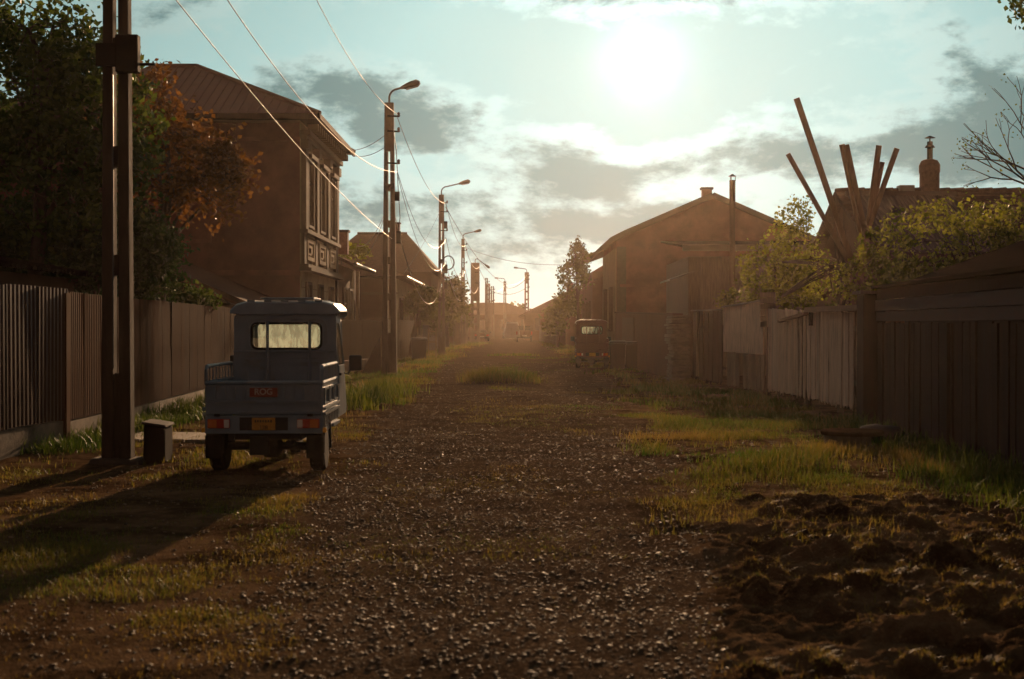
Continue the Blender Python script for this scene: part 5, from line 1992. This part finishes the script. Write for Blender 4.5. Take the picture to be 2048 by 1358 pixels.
# left garden: a green tree and a copper-leaved plum over the fence, a dense evergreen below
tree('garden_tree', 'large dark green leafy tree at the upper left behind the fence', (-8.6, 25, 0), [(-8.5, 25, 1.5), (-8.3, 25, 3.2), (-8.2, 24.8, 4.6), (-8.1, 24.8, 6)], .17,
     [(-8.4, 25, 4.3, 2.0, 1.8, 1.5, 3), (-9.0, 25, 5.6, 1.7, 1.6, 1.4, 2.4), (-7.3, 24.8, 5.0, 1.2, 1.2, 1.3, 1.8), (-8.2, 24.8, 6.6, 1.0, 1.0, .8, .8), (-9.4, 25, 7.0, .8, .8, .7, .6), (-7.5, 24.8, 6.3, .7, .7, .7, .5)],
     640, 27, .18, .09, 'leaf_green', 26)
tree('plum_tree', 'copper-leaved plum tree between the near pole and the town house', (-7.3, 29, 0), [(-7.2, 29, 1.6), (-7.1, 29, 3.2), (-7.0, 29, 4.4), (-7.1, 29, 5.6)], .13,
     [(-6.75, 29, 4.95, 1.2, 1.2, 1.0, 2.4), (-6.25, 29, 4.5, .95, .9, .75, 1.4), (-7.4, 29, 6.0, .8, .8, 1.0, 1.3), (-7.9, 29, 5.2, 1.0, 1.0, 1.1, 1.2), (-5.85, 29, 4.9, .5, .6, .45, .6)],
     400, 18, .15, .085, 'leaf_red', 24)
tree('evergreen_shrub', 'dense dark evergreen rising above the left corrugated fence', (-7.6, 26, 0), [(-7.6, 26, 1.0), (-7.6, 26, 2.2)], .12,
     [(-6.75, 26, 2.85, .75, .8, .85, 1.4), (-7.1, 26, 2.9, 1.05, 1.0, .95, 2), (-8.1, 26, 3.0, 1.3, 1.1, 1.1, 2), (-9.3, 26, 2.9, 1.3, 1.1, 1.1, 2)], 1000, 26, .11, .055, 'leaf_yew', 10, cat='shrub', shell=.1, twig=False, elong=2.2)
tree('fence_shrub', 'glossy-leaved shrub leaning over the long brown fence', (-7.6, 31, 0), [(-7.6, 31, .9), (-7.5, 31, 1.7)], .05,
     [(-7.7, 31, 2.25, .8, .6, .38, 2), (-7.05, 31.4, 2.12, .5, .5, .28, 1)], 150, 18, .09, .075, 'leaf_green', 8, cat='shrub', twig_n=60)
# left, farther down
tree('pollard_tree', 'leaning tree with round pollarded crown behind the wheelie bin', (-5.15, 73, 0), [(-5.05, 73, 1.2), (-4.75, 73, 2.4), (-4.6, 73, 3.1)], .17,
     [(-4.55, 73, 3.1, .75, .7, .55, 2), (-5.05, 73, 2.75, .55, .5, .5, 1.3), (-4.4, 73, 2.3, .5, .5, .35, .7)], 190, 18, .12, .11, 'leaf_far', 10, twig_n=50)
tree('verge_tree', 'broad tree with thin foliage between the third and fourth poles', (-5.0, 108, 0), [(-5.0, 108, 1.3), (-4.9, 108, 2.6), (-4.8, 108, 3.6)], .2,
     [(-4.9, 108, 3.2, 1.6, 1.4, 1.2, 2), (-4.5, 108, 4.5, 1.0, 1.0, .9, 1), (-5.8, 108, 3.0, 1.3, 1.2, 1.0, 1)], 300, 16, .2, .17, 'leaf_far', 12, twig_n=60)
tree('verge_shrub', 'dark bushy shrub behind the grey sheet fence on the left', (-5.4, 90, 0), [(-5.4, 90, .7), (-5.3, 90, 1.4)], .1,
     [(-5.3, 90, 2.1, 1.0, 1.0, .9, 1), (-5.1, 92, 2.9, .8, 1, .7, .7)], 170, 18, .16, .15, 'leaf_far', 6, cat='shrub', twig_n=30)
tree('verge_shrub', 'dark rounded bush below the distant gabled house', (-5.0, 128, 0), [(-5.0, 128, .8), (-5.0, 128, 1.6)], .1,
     [(-4.9, 128, 2.0, 1.3, 1.2, 1.0, 1)], 150, 16, .2, .2, 'leaf_far', 6, cat='shrub', twig_n=20)
tree('roof_creeper', 'yellow-green creeper on the ridge of the single-storey house', (-7.6, 62.6, 0), [(-7.6, 62.6, 2.2), (-7.5, 62.6, 4.6)], .06,
     [(-7.0, 62.6, 4.9, .9, .3, .28, 1)], 60, 12, .12, .10, 'leaf_spring', 6, cat='creeper', twig_n=20)
# right side
tree('street_tree', 'sparse young tree standing before the distant houses on the right', (3.75, 80, 0), [(3.75, 80, 1.6), (3.7, 80, 3.0), (3.65, 80, 4.4), (3.6, 80, 5.6)], .11,
     [(3.5, 80, 4.5, .95, .9, 1.0, 2), (3.7, 80, 5.7, .5, .5, .75, .8), (3.2, 80, 3.2, .8, .8, .8, 1), (4.2, 80, 5.6, .3, .3, .3, .3)], 170, 14, .13, .13, 'leaf_far', 16, twig_n=110)
tree('far_bush', 'hazy bush in front of the distant low house', (3.6, 112, 0), [(3.6, 112, .8), (3.6, 112, 1.8)], .1,
     [(3.4, 112, 2.2, 1.0, 1.2, 1.2, 1), (4.4, 112, 3.2, 1.1, 1.0, .9, 1)], 160, 16, .2, .18, 'leaf_far', 6, cat='shrub', twig_n=20)
tree('lilac_bush', 'spring-leaved lilac bush left of the leaning timber beams', (6.3, 35, 0), [(6.35, 35, 1.2), (6.4, 35, 2.2), (6.5, 35, 3.2)], .06,
     [(6.3, 35, 3.0, .75, .7, .8, 2), (6.9, 35, 3.5, .7, .7, .8, 1.5), (6.6, 35, 2.4, 1.1, .7, .5, 1.6), (7.5, 35, 2.7, .9, .7, .6, 1), (7.0, 35, 4.3, .45, .4, .45, .5), (7.6, 30.3, 2.6, .75, .4, .55, 1.6), (7.9, 30.4, 3.3, .6, .4, .5, .9)], 680, 11, .10, .072, 'leaf_spring', 26, cat='shrub', twig_n=240, elong=1.2)
tree('elder_bush', 'yellow-green elder bush before the tiled roof on the right', (9.2, 28.5, 0), [(9.2, 28.5, 1.1), (9.3, 28.5, 2.0), (9.4, 28.5, 2.8)], .06,
     [(8.3, 28.5, 2.6, .8, .6, .45, 1.3), (9.3, 28.5, 3.1, .8, .6, .65, 1.3), (10.2, 28.5, 3.5, .8, .6, .7, 1.3), (8.9, 28.5, 3.8, .8, .5, .3, .5), (7.9, 28.5, 3.6, .5, .5, .4, .4)], 460, 12, .11, .075, 'leaf_spring', 26, cat='shrub', twig_n=200, elong=1.2)
tree('small_bush', 'small bright bush sprouting above the picket gate', (6.2, 40, 0), [(6.2, 40, 1.2), (6.15, 40, 2.1)], .03,
     [(6.1, 40, 2.35, .33, .3, .26, 1)], 36, 12, .07, .085, 'leaf_spring', 6, cat='shrub', twig_n=24, elong=1.2)


def bare_tree():
    """leafless tree reaching in from the right edge"""
    base = Vector((11.2, 27, 0))
    t = thing('bare_tree', base, 'bare-branched tree with a few new leaves at the right edge', 'tree')
    m = MB()
    tips = []

    def grow(p, d, L, r, depth):
        q = p + d * L
        mid = (p + q) / 2 + Vector((random.uniform(-.06, .06), random.uniform(-.06, .06), random.uniform(-.04, .05))) * L
        m.tube([p, mid, q], [r, r * .85, r * .68], 6 if depth < 3 else 4, cap=depth < 2)
        if depth >= 6:
            tips.append(q)
            return
        if depth > 3:
            tips.append(mid)
        for k in range(2 if depth < 2 else random.choice((2, 2, 3))):
            nd = (d + Vector((random.uniform(-.75, .55), random.uniform(-.6, .6), random.uniform(-.35, .5)))).normalized()
            grow(q, nd, L * random.uniform(.66, .86), r * .62, depth + 1)
    random.seed(31)
    m.tube([base + Vector((0, 0, -.1)), base + Vector((-.05, 0, 1.6)), base + Vector((-.1, 0, 3.0))], [.17, .13, .11], 9)
    grow(base + Vector((-.1, 0, 2.95)), Vector((-.25, 0, 1)).normalized(), 1.25, .085, 0)
    grow(base + Vector((-.08, 0, 2.5)), Vector((-.45, .1, .9)).normalized(), 1.1, .07, 1)
    m.build('trunk', 'bark', t, smooth=True)
    tp = np.array([tuple(q) for q in tips])
    sel = RNG.uniform(0, 1, len(tp)) < .55
    p = np.repeat(tp[sel], 3, 0) + RNG.normal(0, .06, (sel.sum() * 3, 3))
    v, f = leaves_mesh(p, .045, 'leaf_spring', 1.2)
    link_mesh('crown', np_mesh('crown', v - np.array(base), f, 'leaf_spring', 3, tint=np.repeat(RNG.uniform(0, .5, len(p)), 4)), t)


bare_tree()
tree('overhead_branch_tree', 'leafy branch tips reaching into the top right corner', (8.8, 21.2, 0), [(8.8, 21.2, 2.0), (8.7, 21.2, 4.2), (8.6, 21.2, 5.6)], .12,
     [(8.0, 21.2, 6.35, .55, .5, .28, 1), (8.9, 21.2, 6.9, .8, .7, .5, 1)], 90, 12, .09, .075, 'leaf_green', 10, twig_n=60, elong=1.3)


def pollard_and_beams():
    """a shaggy old trunk with long sawn beams stood up against it"""
    t = thing('old_trunk', (7.35, 31, 0), 'shaggy old pollarded trunk holding up the leaning beams', 'tree trunk')
    m = MB().tube([(7.45, 31.7, -.1), (7.42, 31.7, 1.2), (7.38, 31.7, 2.2), (7.35, 31.7, 2.9), (7.35, 31.7, 3.5)], [.15, .13, .12, .12, .08], 12)
    rs = random.Random(5)
    for i in range(12):
        a = rs.uniform(0, 6.28)
        z = rs.uniform(1.8, 3.2)
        s = Vector((7.37 + .09 * math.cos(a), 31.7 + .09 * math.sin(a), z))
        e = s + Vector((math.cos(a) * rs.uniform(.05, .35), math.sin(a) * .25, rs.uniform(.3, 1.1)))
        m.tube([s, (s + e) / 2 + Vector((.05 * math.cos(a), 0, 0)), e], [.03, .02, .008], 5)
    m.build('trunk', 'trunk_shaggy', t)
    tips = [(1575, 308, .11, 'shortest beam, leaning far left', 30.4), (1592, 197, .135, 'longest beam, rising highest of the bundle', 30.6), (1683, 289, .13, 'left one of the touching pair of beams', 30.9),
            (1691, 290, .14, 'right one of the touching pair of beams', 30.7), (1757, 291, .13, 'upright beam right of the touching pair', 31.2), (1764, 324, .11, 'short beam in the gap of the right-hand beams', 31.3), (1793, 297, .125, 'rightmost beam of the leaning bundle', 31.1)]
    feet = [(1722, 8.35), (1728, 8.1), (1738, 7.6), (1742, 7.75), (1705, 6.85), (1700, 6.7), (1702, 6.6)]
    lower = [(1672, 480), (1688, 480), (1722, 470), (1730, 470), (1736, 450), (1738, 450), (1742, 440)]
    for (px, py, w, lab, D), (lx, ly) in zip(tips, lower):
        a = at(px, py, D)
        b = at(lx, ly, D + .25)
        d = (b - a)
        e = a + d * ((a.z + .1) / -d.z) if d.z < 0 else b
        # keep the foot inside the yard
        tt = thing('timber_beam', (e.x, e.y, 0), 'sawn timber beam stood against the old trunk: ' + lab, 'beam', 'beams leaning on the old trunk')
        MB().bar(a, e, w * .85, w * .75, up=(0, 1, 0)).build('beam', 'beam_wood', tt, bevel=.008)


pollard_and_beams()


# ------------------------------------------------------------------ overhead cables
def cable(label, a, b, sag, r=.014, material='cable', n=22, group='overhead cables'):
    a, b = Vector(a), Vector(b)
    mid = (a + b) / 2
    m = MB()
    pts = []
    for i in range(n + 1):
        f = i / n
        p = a.lerp(b, f)
        p.z -= sag * 4 * f * (1 - f)
        pts.append(p)
    m.tube(pts, r, 6)
    org = Vector((mid.x, mid.y, mid.z - sag))
    o = link_mesh('overhead_cable', m.mesh('overhead_cable', material, org, smooth=True), None, org)
    return setp(o, label, 'cable', group)


p1 = lambda z, dx=.2: (-4.6 + dx, 16.46, z)
p2 = lambda z, dx=.28: (-4.05 + dx, 46.85, z)
p3 = lambda z, dx=.25: (-3.94 + dx, 79.35, z)
p4 = lambda z, dx=.2: (-4.1 + dx, 118.8, z)
p5 = lambda z, dx=.4: (-3.65 + dx, 140.8, z)
cable('highest cable from above the near pole to the second pole top', p1(10.45), p2(8.6), 1.15, .009)
cable('middle cable from the near pole down to the slotted part of the second pole', p1(7.12), p2(6.70), .95, .009)
cable('lower cable from the near pole sagging past the town house', p1(6.02), p2(4.5, .1), .30, .008)
cable('highest cable between the second and third poles', p2(8.50), p3(8.5), .7, .012)
cable('middle cable between the second and third poles', p2(6.70), p3(6.5), 1.3, .011, 'cable_dark')
cable('lower cable between the second and third poles', p2(6.62), p3(5.2), 1.5, .010, 'cable_dark')
cable('lowest sagging cable ending at the third pole', p2(5.7, .1), p3(3.9, 0), 2.0, .013)
cable('service wire from the second pole to the town house eaves, upper of two', (-4.15, 46.9, 7.95), (-6.08, 54.0, 8.30), .12, .011, 'cable_dark')
cable('service wire from the second pole to the town house eaves, lower of two', (-4.15, 46.9, 7.55), (-6.06, 54.4, 8.15), .14, .011, 'cable_dark')
cable('slack wire from the second pole to the single-storey house, upper', (-4.2, 46.95, 5.35), (-6.3, 58.0, 4.9), .35, .010, 'cable')
cable('slack wire from the second pole to the single-storey house, lower', (-4.2, 46.95, 5.25), (-6.3, 60.5, 4.6), .25, .009, 'cable_dark')
cable('highest cable between the third and fourth poles', p3(8.5), p4(8.4), .8, .016, 'cable_dark')
cable('middle cable between the third and fourth poles', p3(6.6), p4(6.4), 1.3, .015, 'cable_dark')
cable('lower cable between the third and fourth poles', p3(5.3), p4(4.6), 1.4, .016)
cable('wire from the third pole slanting to the low brown house', (-4.05, 79.4, 8.0), (-5.5, 72.0, 4.3), .2, .010, 'cable_dark')
cable('wire crossing the street from the third pole to the far right lamp pole', p3(8.3), (1.95, 187.8, 8.5), 2.6, .02, 'cable_dark', 30)
cable('highest cable between the fourth pole and the broad slab pole', p4(8.4), p5(7.6), .8, .022)
cable('lower cable between the fourth pole and the broad slab pole', p4(6.4), p5(5.6, .3), 1.2, .024)
cable('wire from the fourth pole across to the sparse right tree house', p4(8.3), (4.7, 84.2, 5.4), .6, .016, 'cable_dark', 30)
cable('far cable from the broad slab pole to the street end pole', p5(7.4), (-1.15, 227.8, 8.4), 1.6, .028, 'cable_dark')
cable('far cable across the street end between the lamp poles', (-1.15, 227.8, 8.0), (1.95, 188.2, 8.2), .6, .026, 'cable_dark')
cable('far lower cable from the pair of poles to the right lamp pole', (-3.0, 188, 6.6), (1.95, 188.2, 6.9), .8, .026, 'cable_dark')

# dark plate built in place of a shadow by the second pole, and a distant tree line
t_ = thing('shadow_triangle', (-4.75, 50, 0), 'dark triangle built in place of a shadow on the pale ribbed fence', 'board')
MB().plate([(-5.25, 49.6, gz(-5.2, 49.6)), (-4.60, 49.9, gz(-4.6, 49.9)), (-4.66, 50.2, 1.25)], .04).build('board', 'wood_dark', t_)


def tree_line():
    V, F, T, k = [], [], [], 0
    lob = []
    for i in range(46):
        x = -70 + i * 3.1 + random.uniform(-1, 1)
        lob.append((x, 268 + random.uniform(-6, 10), random.uniform(1.6, 3.4), random.uniform(2, 4), 2.5, random.uniform(1.8, 3.0), 1))
    cl, p, tint = crown_points(lob, 2600, 8, .5, .2)
    v, f = leaves_mesh(p, .75, 'leaf_far', 1.2)
    me = np_mesh('distant_trees', v, f, 'leaf_far', 3, tint=np.repeat(np.clip(tint, 0, 1), 4))
    setp(link_mesh('distant_trees', me), 'hazy mass of distant trees beyond the end of the street', 'trees', kind='stuff')


tree_line()

# ------------------------------------------------------------------ the air: warm haze added in place of lens glare
hz = bpy.data.materials.new('haze_air')
hz.use_nodes = True
nt = NT(hz.node_tree)
ho = nt.n('ShaderNodeOutputMaterial')
pv = nt.n('ShaderNodeVolumePrincipled')
pv.inputs['Color'].default_value = (1.0, 0.80, 0.64, 1)
pv.inputs['Density'].default_value = HAZE_DENSITY = 0.00021
pv.inputs['Anisotropy'].default_value = 0.83
nt.t.links.new(pv.outputs[0], ho.inputs['Volume'])
MATS['haze_air'] = hz
setp(B(-640, 640, -90, 640, -1.2, 11.2).build('haze', 'haze_air'), 'thin warm haze added over the street in place of lens glare', kind='stuff')
